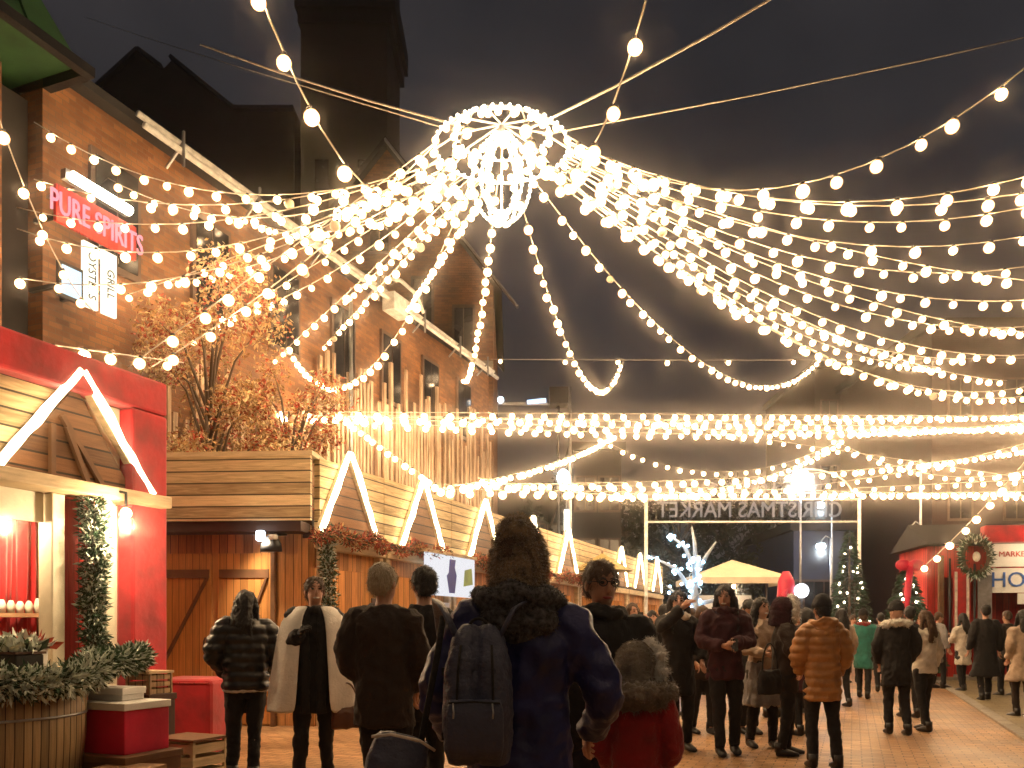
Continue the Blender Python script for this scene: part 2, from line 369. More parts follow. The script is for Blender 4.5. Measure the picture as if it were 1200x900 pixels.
# ------------------------------------------------------------------ people
def joint_pts(a, b, c, n=4):
    """smooth-ish polyline through a limb with one bend"""
    a, b, c = Vector(a), Vector(b), Vector(c)
    return [a, a.lerp(b, .5), a.lerp(b, .88), b*.76+a*.12+c*.12, b.lerp(c, .12), b.lerp(c, .5), c]
def hand(mb, w, d, k, side, curl=.5, mi=0):
    """palm, four fingers of different lengths and a thumb, rooted inside the wrist"""
    w = Vector(w); d = Vector(d).normalized()
    up = Vector((0, -1, 0)); nrm = d.cross(up)
    if nrm.length < .2: nrm = d.cross(Vector((0, 0, 1)))
    nrm.normalize(); wid = nrm.cross(d).normalized()          # wid: across the knuckles
    nrm = -nrm*side
    mb.tube([w-d*.03*k, w+d*.02*k, w+d*.06*k, w+d*.092*k], [(.021*k, .021*k), (.024*k, .03*k), (.016*k, .038*k), (.012*k, .036*k)], 10, mi)
    for i, (o, ln) in enumerate(((-.028, .066), (-.0095, .078), (.0095, .072), (.027, .056))):
        b = w+d*.082*k+wid*o*k
        p1 = b+(d*math.cos(curl*.6)+nrm*math.sin(curl*.6))*ln*.5*k
        p2 = p1+(d*math.cos(curl*1.5)+nrm*math.sin(curl*1.5))*ln*.32*k
        p3 = p2+(d*math.cos(curl*2.2)+nrm*math.sin(curl*2.2))*ln*.26*k
        mb.tube([b-d*.02*k, b, p1, p2, p3], [.009*k, .0095*k, .0085*k, .0078*k, .006*k], 7, mi)
    b = w+d*.025*k-wid*.026*k
    q = (d*.7-wid*.75+nrm*.35).normalized()
    mb.tube([b-q*.01*k, b+q*.03*k, b+(q*.5+d*.35).normalized()*.062*k+nrm*.012*k], [.013*k, .0115*k, .008*k], 7, mi)

def person(label, px, Y, h, face=0, arms=None, feet=None, coat=None, coatlen=.80, legs=None, hair='short', haircol='hair_black',
           hat=None, skin='skin', extra=(), vox=.016, group=None, wide=1.0, flare=0.0, puff=False, smile=False, shoe='shoe', headturn=0, tilt=0, gloves=None, x=None):
    X = x if x is not None else (px-600)/F*Y
    T = thing('person', label, 'person', (X, Y, 0), R(face), group)
    k = h/1.75; seed = random.random()*50
    V = lambda a, b, c: Vector((a*k, b*k, c*k))
    arms = arms or {}
    A = {}; rj0 = random.Random(int(px*13+Y*17))
    for sx in (1, -1):
        e, w = arms.get(sx, ((.255, .03, 1.16), (.27, -.07, .925)))
        jy = rj0.uniform(-.04, .04); A[sx] = (V(.165*sx*wide, .01+jy*.3, 1.42+jy*.4), V(e[0]*sx*wide, e[1]+jy, e[2]), V(w[0]*sx*wide, w[1]+jy, w[2]+jy*.5))
    rj = random.Random(int(px*7+Y*31))
    if feet is None:
        st = rj.uniform(-.11, .11); feet = {1: (rj.uniform(.06, .13), st), -1: (rj.uniform(.06, .13), -st)}
    if not headturn: headturn = rj.uniform(-22, 22)
    if not tilt: tilt = rj.uniform(-3, 8)
    Lg = {}
    for sx in (1, -1):
        fx, fy = feet[sx]
        Lg[sx] = (V(.09*sx, 0, .9), V((.09+fx)*.5*sx, fy*.5-.03, .49), V(fx*sx, fy+.02, .09))
    # --- body, one surface
    b = MB()
    b.loft([(z*k, rx*k*wide, ry*k, 0, cy*k) for z, rx, ry, cy in ((.83, .1, .09, 0), (.92, .15, .11, 0), (1.05, .13, .1, 0), (1.25, .155, .11, 0), (1.38, .165, .1, .01), (1.45, .08, .07, .01), (1.5, .05, .055, .01))])
    b.tube([V(0, .015, 1.42), V(0, .005, 1.5), V(0, -.005, 1.58)], [.06*k, .053*k, .05*k], 12)
    HR = Matrix.Rotation(R(headturn), 3, 'Z') @ Matrix.Rotation(R(tilt), 3, 'X')
    neck = V(0, .005, 1.53)
    def H(a, b_, c): return neck+HR @ V(a, b_, c-1.53)
    b.ell(H(0, .012, 1.65), (.076*k, .095*k, .1*k), rot=HR)
    b.ell(H(0, -.022, 1.59), (.06*k, .068*k, .072*k), rot=HR)
    b.ell(H(0, -.045, 1.555), (.032*k, .035*k, .028*k), rot=HR)
    for sx in (1, -1):
        sh, el, wr = A[sx]
        b.tube(joint_pts(sh, el, wr), [x_*k for x_ in (.055, .05, .042, .041, .04, .034, .025)], 10)
        hp, kn, an = Lg[sx]
        b.tube(joint_pts(hp, kn, an), [x_*k for x_ in (.085, .075, .058, .055, .052, .05, .035)], 10)
        b.tube([an, an+V(0, -.05, -.05), an+V(0, -.15, -.065)], [.035*k, .035*k, .025*k], 8)
    body = skinned(b, vox*k if vox > .02 else .013*k, 3)
    # details joined on the welded surface: nose, ears, eyes, mouth, hands
    d = MB()
    co = [v.co.copy() for v in body.vertices]; d.v = [tuple(c) for c in co]
    d.f = [tuple(p.vertices) for p in body.polygons]; d.m = [0]*len(d.f); d.sm = [True]*len(d.f)
    bpy.data.meshes.remove(body)
    d.tube([H(0, -.078, 1.655), H(0, -.094, 1.625), H(0, -.102, 1.604), H(0, -.085, 1.593)], [.007*k, .009*k, .013*k, .01*k], 8)
    for sx in (1, -1):
        d.ell(H(.076*sx, .012, 1.625), (.011*k, .019*k, .03*k), 8, 6, rot=HR)
        d.ell(H(.03*sx, -.078, 1.645), (.0135*k, .009*k, .0085*k), 10, 6, 1, rot=HR)
        d.tube([H(.012*sx, -.084, 1.664), H(.032*sx, -.086, 1.669), H(.05*sx, -.074, 1.662)], [.003*k, .005*k, .003*k], 6, 3)
    d.tube([H(-.024, -.077, 1.572), H(-.012, -.086, 1.568), H(.012, -.086, 1.568), H(.024, -.077, 1.572)], [.004*k, .008*k, .008*k, .004*k], 8, 4 if smile else 2)
    for sx in (1, -1):
        sh, el, wr = A[sx]
        hand(d, wr, wr-el, k, sx, .55, 5 if gloves else 0)
    d.build('body', [M[skin], M['eye'], M['lip'], M['hair_brown' if haircol == 'hair_grey' else haircol], M['tooth'], M[gloves or 'black_cloth']], T)
    # --- trousers
    if legs:
        b = MB()
        b.loft([(z*k, rx*k, ry*k, 0, 0) for z, rx, ry in ((.78, .13, .1), (.86, .165, .12), (.95, .165, .122), (1.03, .145, .112))])
        for sx in (1, -1):
            hp, kn, an = Lg[sx]
            b.tube(joint_pts(hp, kn, an+V(0, 0, .0)), [x_*k for x_ in (.1, .088, .07, .068, .066, .06, .054)], 12)
        me = skinned(b, vox*k, 3, .012*k, 7, seed, (1.6, 1.6, 1))
        put('trousers', me, M[legs], T)
    for sx in (1, -1):
        hp, kn, an = Lg[sx]; s_ = MB()
        fx, fy = an.x, an.y
        s_.tube([(fx, fy+.06*k, .05*k), (fx, fy+.03*k, .055*k), (fx, fy-.05*k, .05*k), (fx, fy-.13*k, .035*k), (fx, fy-.19*k, .028*k)],
                [(.036*k, .04*k), (.045*k, .05*k), (.046*k, .045*k), (.048*k, .032*k), (.03*k, .02*k)], 12)
        s_.tube([(fx, fy+.025*k, .05*k), (fx, fy+.022*k, .16*k)], [.046*k, .05*k], 12)
        s_.build('shoe', M[shoe], T)
    # --- coat
    if coat:
        b = MB(); e = .012 if not puff else .03
        z0 = coatlen
        hipr = .165+flare*(1.0-z0)
        prof = [(z0, hipr+.01+flare*.05, .13+flare*.2*(1-z0)), ((z0+1.05)/2, .168+flare*.1, .135), (1.05, .155, .125), (1.2, .165, .13), (1.34, .18, .13), (1.42, .16, .115), (1.465, .1, .09), (1.5, .072, .075)]
        b.loft([(z*k, (rx+e)*k*wide, (ry+e)*k, 0, .01*k) for z, rx, ry in prof], 28)
        for sx in (1, -1):
            sh, el, wr = A[sx]
            ws = wr+(el-wr).normalized()*.01*k
            b.tube(joint_pts(sh, el, ws), [(x_+e)*k for x_ in (.078, .07, .062, .062, .06, .053, .046)], 14)
            b.ell(sh+V(-.01*sx, 0, -.01), ((.075+e)*k,)*3)
        fn = None
        if puff: fn = lambda c: 1.1*abs(math.sin(c.z/k*math.pi/.085))
        me = skinned(b, vox*k, 3, (.014 if puff else .02)*k, 6, seed, (1.5, 1.5, .8), fn)
        put('coat', me, M[coat], T)
    # --- hair
    HH = HR
    if hair:
        b = MB()
        b.ell(H(0, .022, 1.667), (.087*k, .1*k, .098*k), rot=HH)
        if hair in ('long', 'wavy'):
            b.tube([H(0, .07, 1.66), H(0, .1, 1.55), H(0, .12, 1.42), V(0, .13, 1.28)], [(.075*k, .05*k), (.095*k, .05*k), (.11*k, .045*k), (.07*k, .025*k)], 14)
            for sx in (1, -1):
                b.tube([H(.06*sx, 0, 1.69), H(.085*sx, .01, 1.6), H(.1*sx, .01, 1.5), V(.11*sx, -.06, 1.38), V(.1*sx, -.1, 1.27)], [(.03*k, .04*k), (.026*k, .045*k), (.03*k, .045*k), (.035*k, .035*k), (.015*k, .015*k)], 10)
        elif hair == 'bun':
            b.ell(H(0, .09, 1.74), .045*k)
        else:
            b.ell(H(0, .06, 1.62), (.075*k, .06*k, .07*k), rot=HH)
        me = skinned(b, .012*k if vox < .02 else .02*k, 2, .012*k, 22, seed, (1.5, 1.5, .5))
        if vox < .017: me = fuzz(me, 1800 if Y < 6 else 900, .022*k, .0009 if Y < 6 else .002, .6, int(seed))
        put('hair', me, M[haircol], T)
    if hat:
        kind, hc = hat
        b = MB()
        if kind == 'beanie':
            b.loft([(0, .092, .106, 0, 0), (.03, .096, .11, 0, 0), (.06, .093, .107, 0, 0), (.1, .08, .092, 0, .005), (.135, .05, .06, 0, .01), (.155, .02, .025, 0, .012)], 20)
            b.v = [tuple(H(0, .012, 1.655)+HR @ (Vector(v)*k)) for v in b.v]
        elif kind == 'hood':      # hood pulled up
            b.ell(H(0, .04, 1.655), (.115*k, .125*k, .13*k), rot=HH)
            b.tube([H(0, .05, 1.62), V(0, .06, 1.46)], [.12*k, .13*k], 16)
        elif kind == 'headband':
            b.tube([H(.09*math.cos(a), .012+.108*math.sin(a), 1.7) for a in [2*math.pi*i/20 for i in range(20)]], .02*k, 8, closed=True)
        elif kind == 'peak':      # tall slouching knit
            b.loft([(-.1, .1, .11, 0, .02), (-.03, .1, .112, 0, .01), (.03, .096, .108, 0, .0), (.08, .082, .094, 0, .0), (.12, .075, .085, .006, .005), (.155, .046, .055, .012, .01), (.18, .02, .024, .016, .012)], 20)
            b.v = [tuple(H(0, .012, 1.64)+HR @ (Vector(v)*k)) for v in b.v]
        me = skinned(b, .012*k, 2, .008*k, 16, seed)
        if vox < .017: me = fuzz(me, {'peak': 9000, 'hood': 7000}.get(kind, 900), .02*k if kind == 'peak' else .016*k if kind == 'hood' else .006*k, .0011, .1, int(seed))
        put('hat' if kind != 'hood' else 'hood', me, M[hc], T)
    for ex in extra:
        kind, c = ex[0], ex[1]
        b = MB()
        if kind == 'scarf':
            pts = [V(.1*math.cos(a), .01+.1*math.sin(a), 1.485+.012*math.sin(2*a)) for a in [2*math.pi*i/18 for i in range(18)]]
            b.tube(pts, .04*k, 10, closed=True)
            me = skinned(b, .013*k, 2, .02*k, 14, seed)
        elif kind == 'shawl':     # long ends hanging in front
            pts = [V(.095*math.cos(a), .01+.095*math.sin(a), 1.475) for a in [2*math.pi*i/18 for i in range(18)]]
            b.tube(pts, .036*k, 10, closed=True)
            for sx in (1, -1):
                b.tube([V(.07*sx, -.09, 1.46), V(.075*sx, -.155, 1.3), V(.07*sx, -.165, 1.05), V(.065*sx, -.165, .62)], [(.045*k, .02*k)]*4, 10)
            me = skinned(b, .013*k, 2, .012*k, 10, seed, (2, 2, .6))
        elif kind == 'fur_collar':
            pts = [V(.15*wide*math.cos(a), .02+.13*math.sin(a), 1.47+.035*math.sin(a)) for a in [2*math.pi*i/22 for i in range(22)]]
            b.tube(pts, .042*k, 10, closed=True)
            me = skinned(b, .011*k, 1, .03*k, 30, seed)
        elif kind == 'hood_down':
            b.ell(V(0, .11, 1.43), (.13*k*wide, .07*k, .085*k))
            pts = [V(.12*wide*math.cos(a), .03+.12*math.sin(a), 1.49+.03*math.sin(a)) for a in [2*math.pi*i/20 for i in range(20)]]
            b.tube(pts, .045*k, 10, closed=True)
            me = skinned(b, .013*k, 2, .025*k, 9, seed)
        elif kind == 'fur_hood':  # fur rim round a raised hood
            pts = [H(.115*math.cos(a), -.07, 1.64+.135*math.sin(a)) for a in [2*math.pi*i/22 for i in range(22)]]
            b.tube(pts, .035*k, 10, closed=True)
            me = skinned(b, .011*k, 1, .035*k, 30, seed)
        elif kind == 'fur_mantle':  # wide fur-lined hood lying on the shoulders and back
            b.ell(V(0, .09, 1.46), (.23*k, .13*k, .1*k))
            pts = [V(.2*math.cos(a), .06+.15*math.sin(a), 1.48) for a in [2*math.pi*i/22 for i in range(22)]]
            b.tube(pts, .055*k, 10, closed=True)
            me = skinned(b, .013*k, 1, .035*k, 24, seed)
        elif kind == 'hem':
            pts = [V((.185)*wide*math.cos(a), .01+.15*math.sin(a), coatlen-.01) for a in [2*math.pi*i/24 for i in range(24)]]
            b.tube(pts, .022*k, 8, closed=True)
            me = skinned(b, .012*k, 1, .01*k, 12, seed)
        elif kind == 'cape':      # open coat worn over the shoulders
            segs = 26; rows = [(1.5, .12, .11), (1.47, .19, .14), (1.38, .27, .19), (1.2, .3, .23), (1.0, .33, .25), (.8, .36, .26), (.62, .38, .27)]
            vs = []; n = segs
            for ri, (z, rx, ry) in enumerate(rows):
                for q in range(n+1):
                    a = R(-90+20)+2*math.pi*(q/n)*((360-40)/360)
                    wv = 1+.05*math.sin(q*2.1+ri*.3)*min(1, ri/3)
                    vs.append(V(rx*wv*math.cos(a), .02+ry*wv*math.sin(a), z))
            fs = [(i*(n+1)+q, i*(n+1)+q+1, (i+1)*(n+1)+q+1, (i+1)*(n+1)+q) for i in range(len(rows)-1) for q in range(n)]
            b.add(vs, fs, 0, True)
            o = b.build('cape', M[c], T); so = o.modifiers.new('th', 'SOLIDIFY'); so.thickness = .018
            sb = o.modifiers.new('sub', 'SUBSURF'); sb.levels = 1; sb.render_levels = 1
            continue
        elif kind == 'skirt':
            b.loft([(.5*k, .24*k, .2*k, 0, 0), (.8*k, .2*k, .17*k, 0, 0), (1.0*k, .16*k, .13*k, 0, 0)])
            me = skinned(b, .016*k, 2, .03*k, 7, seed, (2, 2, .4))
        elif kind == 'glasses':
            for sx in (1, -1):
                b.tube([H(.032*sx+.022*math.cos(a), -.098, 1.645+.018*math.sin(a)) for a in [2*math.pi*i/12 for i in range(12)]], .003*k, 6, closed=True)
                b.tube([H(.054*sx, -.096, 1.65), H(.08*sx, .0, 1.645)], .0025*k, 6)
            b.tube([H(-.01, -.1, 1.65), H(.01, -.1, 1.65)], .003*k, 6)
            b.build('glasses', M[c], T); continue
        if vox < .017 and ('fur' in kind or c == 'speckled'): me = fuzz(me, 7000 if Y < 6 else 3000, (.013 if c == 'speckled' else .028)*k, .001 if Y < 6 else .002, .0, int(seed))
        nm = {'shawl': 'scarf', 'fur_hood': 'fur_trim', 'fur_mantle': 'hood', 'hood_down': 'hood'}.get(kind, kind)
        put(nm, me, M[c], T)
    hands = {sx:  
             Matrix.Translation((X, Y, 0)) @ Matrix.Rotation(R(face), 4, 'Z') @ (A[sx][2]+(A[sx][2]-A[sx][1]).normalized()*.09*k) for sx in (1, -1)}
    return T, hands, k

def phone(p, rz, label):
    o = MB().box((-.037, -.005, -.07), (.037, .005, .07)).build('phone', M['phone'], None, p, rz, bevel=.003)
    o.rotation_euler = (R(-10), 0, rz)
    return tag(o, label, 'phone')
def handbag(p, rz, label, m, w=.3, h=.22, dpt=.1, strap=.25, name='handbag'):
    T = thing(name, label, 'bag', p, rz)
    b = MB(); b.loft([(-h, w*.46, dpt*.5, 0, 0), (-h*.9, w*.5, dpt*.55, 0, 0), (-h*.3, w*.5, dpt*.5, 0, 0), (0, w*.42, dpt*.3, 0, 0)], 20, power=3.2)
    put('bag_body', skinned(b, .012, 1, .012, 8, w), M[m], T)
    MB().tube([(w*.38*math.cos(a), 0, strap*math.sin(a)-.02) for a in [math.pi*i/12 for i in range(13)]], .009, 7).build('strap', M[m], T)
    return T

UP = {1: ((.27, -.16, 1.32), (.12, -.36, 1.5)), -1: ((.27, -.16, 1.32), (.12, -.36, 1.5))}
FOLD = {1: ((.26, -.02, 1.16), (.06, -.24, 1.17)), -1: ((.26, -.02, 1.16), (.06, -.24, 1.12))}
POCK = {1: ((.245, .04, 1.17), (.17, -.1, .98)), -1: ((.245, .04, 1.17), (.17, -.1, .98))}
ONE = {1: ((.26, -.02, 1.16), (.08, -.24, 1.22)), -1: ((.27, .03, 1.16), (.27, -.06, .93))}

# foreground
_, hd, k = person('man in a navy coat and fuzzy brown hat seen from behind with a backpack', 609, 3.15, 1.745, 176,
    arms={1: ((.3, .0, 1.15), (.25, -.2, .98)), -1: ((.3, .0, 1.15), (.25, -.2, .98))}, coat='navy_cloth', coatlen=.66, legs='denim', hair='short', haircol='hair_brown',
    hat=('peak', 'brown_knit_light'), extra=[('hood_down', 'speckled')], vox=.012, wide=1.06, flare=.1, headturn=-14)
# backpack
bp = thing('backpack', 'slate grey two-lobed backpack on the back of the navy coat', 'backpack', (-.115, 2.93, 0), R(-4))
b = MB()
for sx, x0 in ((1, .055), (-1, -.055)):
    b.loft([(.93, .05, .05, x0, 0), (.99, .062, .075, x0, -.01), (1.12, .066, .09, x0, -.015), (1.27, .06, .08, x0*.95, -.01), (1.37, .045, .055, x0*.8, 0), (1.41, .02, .03, x0*.6, .01)], 18)
b.loft([(.95, .11, .04, 0, .03), (1.2, .115, .045, 0, .03), (1.4, .06, .03, 0, .03)], 18)
put('pack_body', skinned(b, .009, 1, .006, 14, 3), M['grey_pack'], bp)
for x0 in (.058, -.058):
    MB().tube([(x0, -.092, 1.0), (x0*1.05, -.112, 1.12), (x0, -.1, 1.25), (x0*.9, -.07, 1.34)], .0045, 6).build('zip', M['black_cloth'], bp)
for sx in (1, -1):
    MB().tube([(.07*sx, -.01, 1.36), (.12*sx, .0, 1.46), (.155*sx, .1, 1.49), (.17*sx, .25, 1.44), (.17*sx, .37, 1.3)], [(.028, .008)]*5, 10).build('shoulder_strap', M['grey_pack'], bp)
MB().loft([(.96, .085, .012, 0, -.088), (1.0, .095, .02, 0, -.1), (1.12, .095, .022, 0, -.11), (1.16, .085, .012, 0, -.104)], 20, power=4).build('front_pocket', M['grey_pack'], bp)
MB().tube([(-.085, -.126, 1.15), (0, -.134, 1.155), (.085, -.126, 1.15)], .004, 6).build('zip', M['black_cloth'], bp)
for q_ in (-.07, .06): MB().tube([(q_, -.134, 1.15), (q_+.004, -.142, 1.12), (q_+.002, -.14, 1.1)], .003, 6).build('zip_pull', M['steel'], bp)
for q_ in (1.02, 1.24): MB().box((-.118, -.03, q_), (-.108, .03, q_+.018)).box((-.122, -.04, q_-.004), (-.109, -.012, q_+.022)).build('side_buckle', M['black_cloth'], bp)
MB().tube([(.035*math.cos(a), .0, 1.39+.04*math.sin(a)) for a in [math.pi*i/8 for i in range(9)]], .006, 6).build('grab_handle', M['black_cloth'], bp)
sb_ = handbag((-.375, 2.97, 1.02), R(10), 'grey padded sling bag hanging at the left hip of the navy coat', 'grey_pack', .22, .3, .14, .02, 'sling_bag')
sb_.rotation_euler = (0, R(14), R(10))
MB().tube([(.06, -.02, 0), (.05, -.04, .12), (.04, -.04, .3), (.03, .0, .44)], [(.012, .004)]*4, 8).build('long_strap', M['black_cloth'], sb_)
MB().tube([(-.11, -.04, -.02), (-.05, -.07, .005), (.05, -.07, .005), (.11, -.04, -.02)], .006, 6).build('pale_piping', M['white_cloth'], sb_)

person('person in a black jacket facing the camera with glasses, right behind the navy coated man', 700, 4.3, 1.73, 12,
    coat='black_cloth', coatlen=.8, legs='denim', hair='short', haircol='hair_brown', extra=[('glasses', 'black_metal'), ('scarf', 'black_cloth')], vox=.013, wide=1.2, skin='skin2', x=.45)
person('short person in a dark red coat with a raised grey fur hood', 745, 3.9, 1.31, 165,
    arms=POCK, coat='red_coat', coatlen=.55, legs='black_cloth', hair=None, hat=('hood', 'brown_fur'), extra=[('fur_hood', 'white_fur'), ('fur_mantle', 'brown_fur')], vox=.012, wide=.92, flare=.2, headturn=-30, tilt=14)
person('man with fair grey hair and a black jacket seen from behind', 450, 5.5, 1.80, 168,
    arms=POCK, coat='brown_coat', coatlen=.74, legs='black_cloth', hair='short', haircol='hair_grey', vox=.014, wide=1.02)
person('dark haired man in black beside the fair haired man, seen from behind', 497, 6.1, 1.82, 190,
    coat='black_cloth', coatlen=.72, legs='black_cloth', hair='short', haircol='hair_black', vox=.015, wide=1.1)
# two women on the left
person('woman with long dark hair in a black puffer jacket with white hem, back turned', 288, 7.7, 1.72, 200,
    arms={1: ((.29, .02, 1.18), (.17, -.17, 1.03)), -1: ((.29, .02, 1.18), (.17, -.17, 1.03))}, coat='black_puffer', coatlen=.86, legs='black_cloth', hair='long', extra=[('hem', 'white_cloth')], puff=True, vox=.013)
T, hd, k = person('laughing woman with a cream coat over her shoulders and a long black scarf', 369, 7.55, 1.84, 8,
    arms={1: ((.21, 0, 1.16), (.19, -.1, .95)), -1: ((.21, -.04, 1.15), (.1, -.25, 1.27))}, feet={1: (.1, .05), -1: (.12, -.08)}, coat='black_cloth', coatlen=.62, legs='black_cloth', hair='short', haircol='hair_brown',
    extra=[('cape', 'white_wool'), ('shawl', 'black_cloth')], vox=.013, smile=True, gloves='black_cloth', tilt=-6)
handbag(hd[1]+Vector((.1, -.04, -.22)), R(20), 'small dark brown handbag hanging beside the cream coat', 'leather', .26, .2, .1, .22)
# the group right of centre
person('woman in black with raised arms holding a phone, left of the long haired couple', 795, 9.6, 1.80, 15,
    arms={1: ((.25, -.02, 1.18), (.2, -.16, 1.0)), -1: ((.27, -.16, 1.36), (.1, -.32, 1.56))}, coat='black_cloth', coatlen=.62, legs='black_cloth', hair='long', extra=[('scarf', 'white_cloth')], vox=.015)
T, hd, k = person('smiling woman with long black hair in a maroon coat, hands together', 850, 9.35, 1.86, -3,
    arms=FOLD, coat='maroon', coatlen=.78, legs='black_cloth', hair='long', smile=True, extra=[('scarf', 'maroon')], vox=.014, skin='skin2')
phone(hd[-1]+Vector((.03, -.03, .02)), 0, 'dark phone held at the chest of the maroon coat')
T, hd, k = person('smiling person in a cream jacket and grey skirt with arms crossed', 893, 9.9, 1.74, 5,
    arms=FOLD, coat='beige_cloth', coatlen=.85, legs='black_cloth', hair='wavy', smile=True, extra=[('skirt', 'grey_cloth')], vox=.015, wide=.9)
T, hd, k = person('person in dark clothes with a pale fur trimmed hood turned sideways', 921, 9.3, 1.70, 75,
    arms={1: ((.27, -.1, 1.2), (.14, -.34, 1.25)), -1: ((.24, -.02, 1.16), (.1, -.22, 1.1))}, coat='brown_coat', coatlen=.72, legs='black_cloth', hair='short', haircol='hair_brown', hat=('hood', 'maroon'), extra=[('fur_hood', 'white_fur')], vox=.015)
handbag(Vector((2.72, 9.0, .95)), R(30), 'black shoulder bag between the fur hooded person and the tan jacket', 'black_cloth', .3, .26, .12, .3, 'shoulder_bag')
person('person in a tan quilted jacket and black beanie seen from behind', 963, 8.45, 1.68, 178,
    arms={1: ((.27, .0, 1.17), (.2, -.16, 1.02)), -1: ((.27, .0, 1.17), (.22, -.14, .98))}, feet={1: (.1, .0), -1: (.13, .08)}, coat='tan', coatlen=.72, legs='black_cloth', hair='short', haircol='hair_black', hat=('beanie', 'black_cloth'), extra=[('hood_down', 'tan')], vox=.013, wide=.86, puff=True)
T, hd, k = person('person further back holding both arms up for a picture, red scarf', 742, 11.5, 1.72, 5,
    arms=UP, coat='black_cloth', coatlen=.75, legs='denim', hair='wavy', haircol='hair_brown', extra=[('scarf', 'red_coat')], vox=.018)
phone((hd[1]+hd[-1])*.5, 0, 'phone held up with both hands behind the red coat')
# right side
person('person in a teal coat and red scarf walking away', 1012, 16.8, 1.72, 150, feet={1: (.1, -.2), -1: (.1, .2)}, coat='teal', coatlen=.6, legs='black_cloth', hair='short', haircol='hair_brown', extra=[('scarf', 'red_coat')], vox=.022, hat=('beanie', 'black_cloth'))
person('man in a long black coat with a white fur collar, back turned', 1050, 11.1, 1.70, 172,
    arms=POCK, coat='black_cloth', coatlen=.66, legs='black_cloth', hair=None, hat=('beanie', 'black_cloth'), extra=[('fur_collar', 'white_fur')], vox=.015, wide=1.05)
person('person in a cream jacket next to the white fur collar', 1083, 11.5, 1.62, 200, arms=ONE, feet={1: (.08, .12), -1: (.1, -.1)}, coat='white_cloth', coatlen=.84, legs='black_cloth', hair='long', haircol='hair_brown', vox=.016, wide=.92)
person('tall person in a long black coat in front of the red stall', 1155, 16.2, 1.82, 170, coat='black_cloth', coatlen=.45, legs='black_cloth', hair='short', vox=.02, flare=.15)
person('person in a dark jacket near the right edge facing the red stall', 1180, 17.2, 1.72, 200, arms=ONE, coat='brown_coat', coatlen=.75, legs='black_cloth', hair='short', haircol='hair_brown', vox=.022)
person('person in a pale pink skirt coat at the right edge of the street', 1198, 13.2, 1.66, 190, arms=POCK, coat='beige_cloth', coatlen=.6, legs='brown_coat', hair='long', vox=.018, flare=.3)
# far crowd in the middle
far = [(778, 11.6, 1.7, 'black_cloth', 'hair_black', 'short', 170, 'person in black tucked behind the left shoulder of the phone holder'),
       (824, 11.2, 1.68, 'brown_coat', 'hair_brown', 'long', 15, 'person in dark brown squeezed between the phone holder and the maroon coat'),
       (878, 11.2, 1.76, 'black_cloth', 'hair_black', 'short', 10, 'taller person in black right behind the cream jacket and skirt'),
       (944, 11.0, 1.64, 'maroon', 'hair_black', 'long', 200, 'person in maroon half hidden by the tan jacket'),
       (1066, 13.2, 1.72, 'black_cloth', 'hair_black', 'short', 175, 'person in black right behind the pair with the white fur collar'),
       (725, 13, 1.66, 'black_cloth', 'hair_black', 'long', 185, 'person in black with long hair just behind the raised arms'),
       (808, 13.5, 1.7, 'black_cloth', 'hair_brown', 'short', 200, 'person in black half hidden between the phone holder and the maroon coat'),
       (868, 12.5, 1.66, 'denim', 'hair_black', 'long', 30, 'person in dark denim half hidden right of the maroon coat'),
       (905, 13.2, 1.72, 'tan', 'hair_black', 'short', 170, 'person in a tan coat behind the cream jacket and skirt'),
       (935, 13.8, 1.68, 'black_cloth', 'hair_brown', 'long', 20, 'person in black behind the left shoulder of the tan jacket'),
       (712, 15, 1.7, 'black_cloth', 'hair_brown', 'wavy', 20, 'person in black with brown hair in the far crowd behind the red coat'),
       (765, 14.5, 1.68, 'brown_coat', 'hair_black', 'short', 10, 'person in a brown coat in the far crowd under the lit triangles'),
       (775, 18, 1.72, 'grey_cloth', 'hair_brown', 'long', 170, 'person in a grey coat far back near the blue lit tree'),
       (822, 17.5, 1.75, 'white_cloth', 'hair_brown', 'short', 190, 'person in a cream coat far back between the two women in dark coats'),
       (838, 21, 1.7, 'black_cloth', 'hair_black', 'short', 0, 'small distant person in black under the cream canopy'),
       (873, 15.5, 1.78, 'black_cloth', 'hair_black', 'short', 160, 'person in black directly behind the maroon coat'),
       (905, 19, 1.72, 'maroon', 'hair_brown', 'long', 30, 'distant person in a maroon coat beside the cream canopy'),
       (940, 17, 1.75, 'denim', 'hair_black', 'short', 180, 'person in a denim blue coat behind the tan jacket'),
       (985, 15, 1.72, 'beige_cloth', 'hair_black', 'long', 190, 'person in a beige coat between the tan jacket and the teal coat'),
       (1000, 21.5, 1.7, 'grey_cloth', 'hair_brown', 'short', 10, 'distant grey coated person under the sign posts'),
       (1032, 18.5, 1.7, 'grey_cloth', 'hair_black', 'short', 160, 'person in a grey coat behind the white fur collar'),
       (1100, 19.5, 1.74, 'grey_cloth', 'hair_brown', 'short', 90, 'person in grey in front of the red banner'),
       (1128, 18.6, 1.7, 'white_cloth', 'hair_black', 'long', 200, 'person in a pale coat left of the tall black coat'),
       (655, 13, 1.72, 'maroon', 'hair_brown', 'wavy', 0, 'person in maroon hidden behind the navy coated man'),
       (728, 20, 1.7, 'beige_cloth', 'hair_black', 'long', 40, 'small distant person in a beige coat by the stalls'),
       (752, 23, 1.72, 'black_cloth', 'hair_brown', 'short', 150, 'small distant person in black by the last stalls'),
       (1070, 22, 1.7, 'denim', 'hair_brown', 'short', 20, 'distant person in blue beside the decorated tree')]
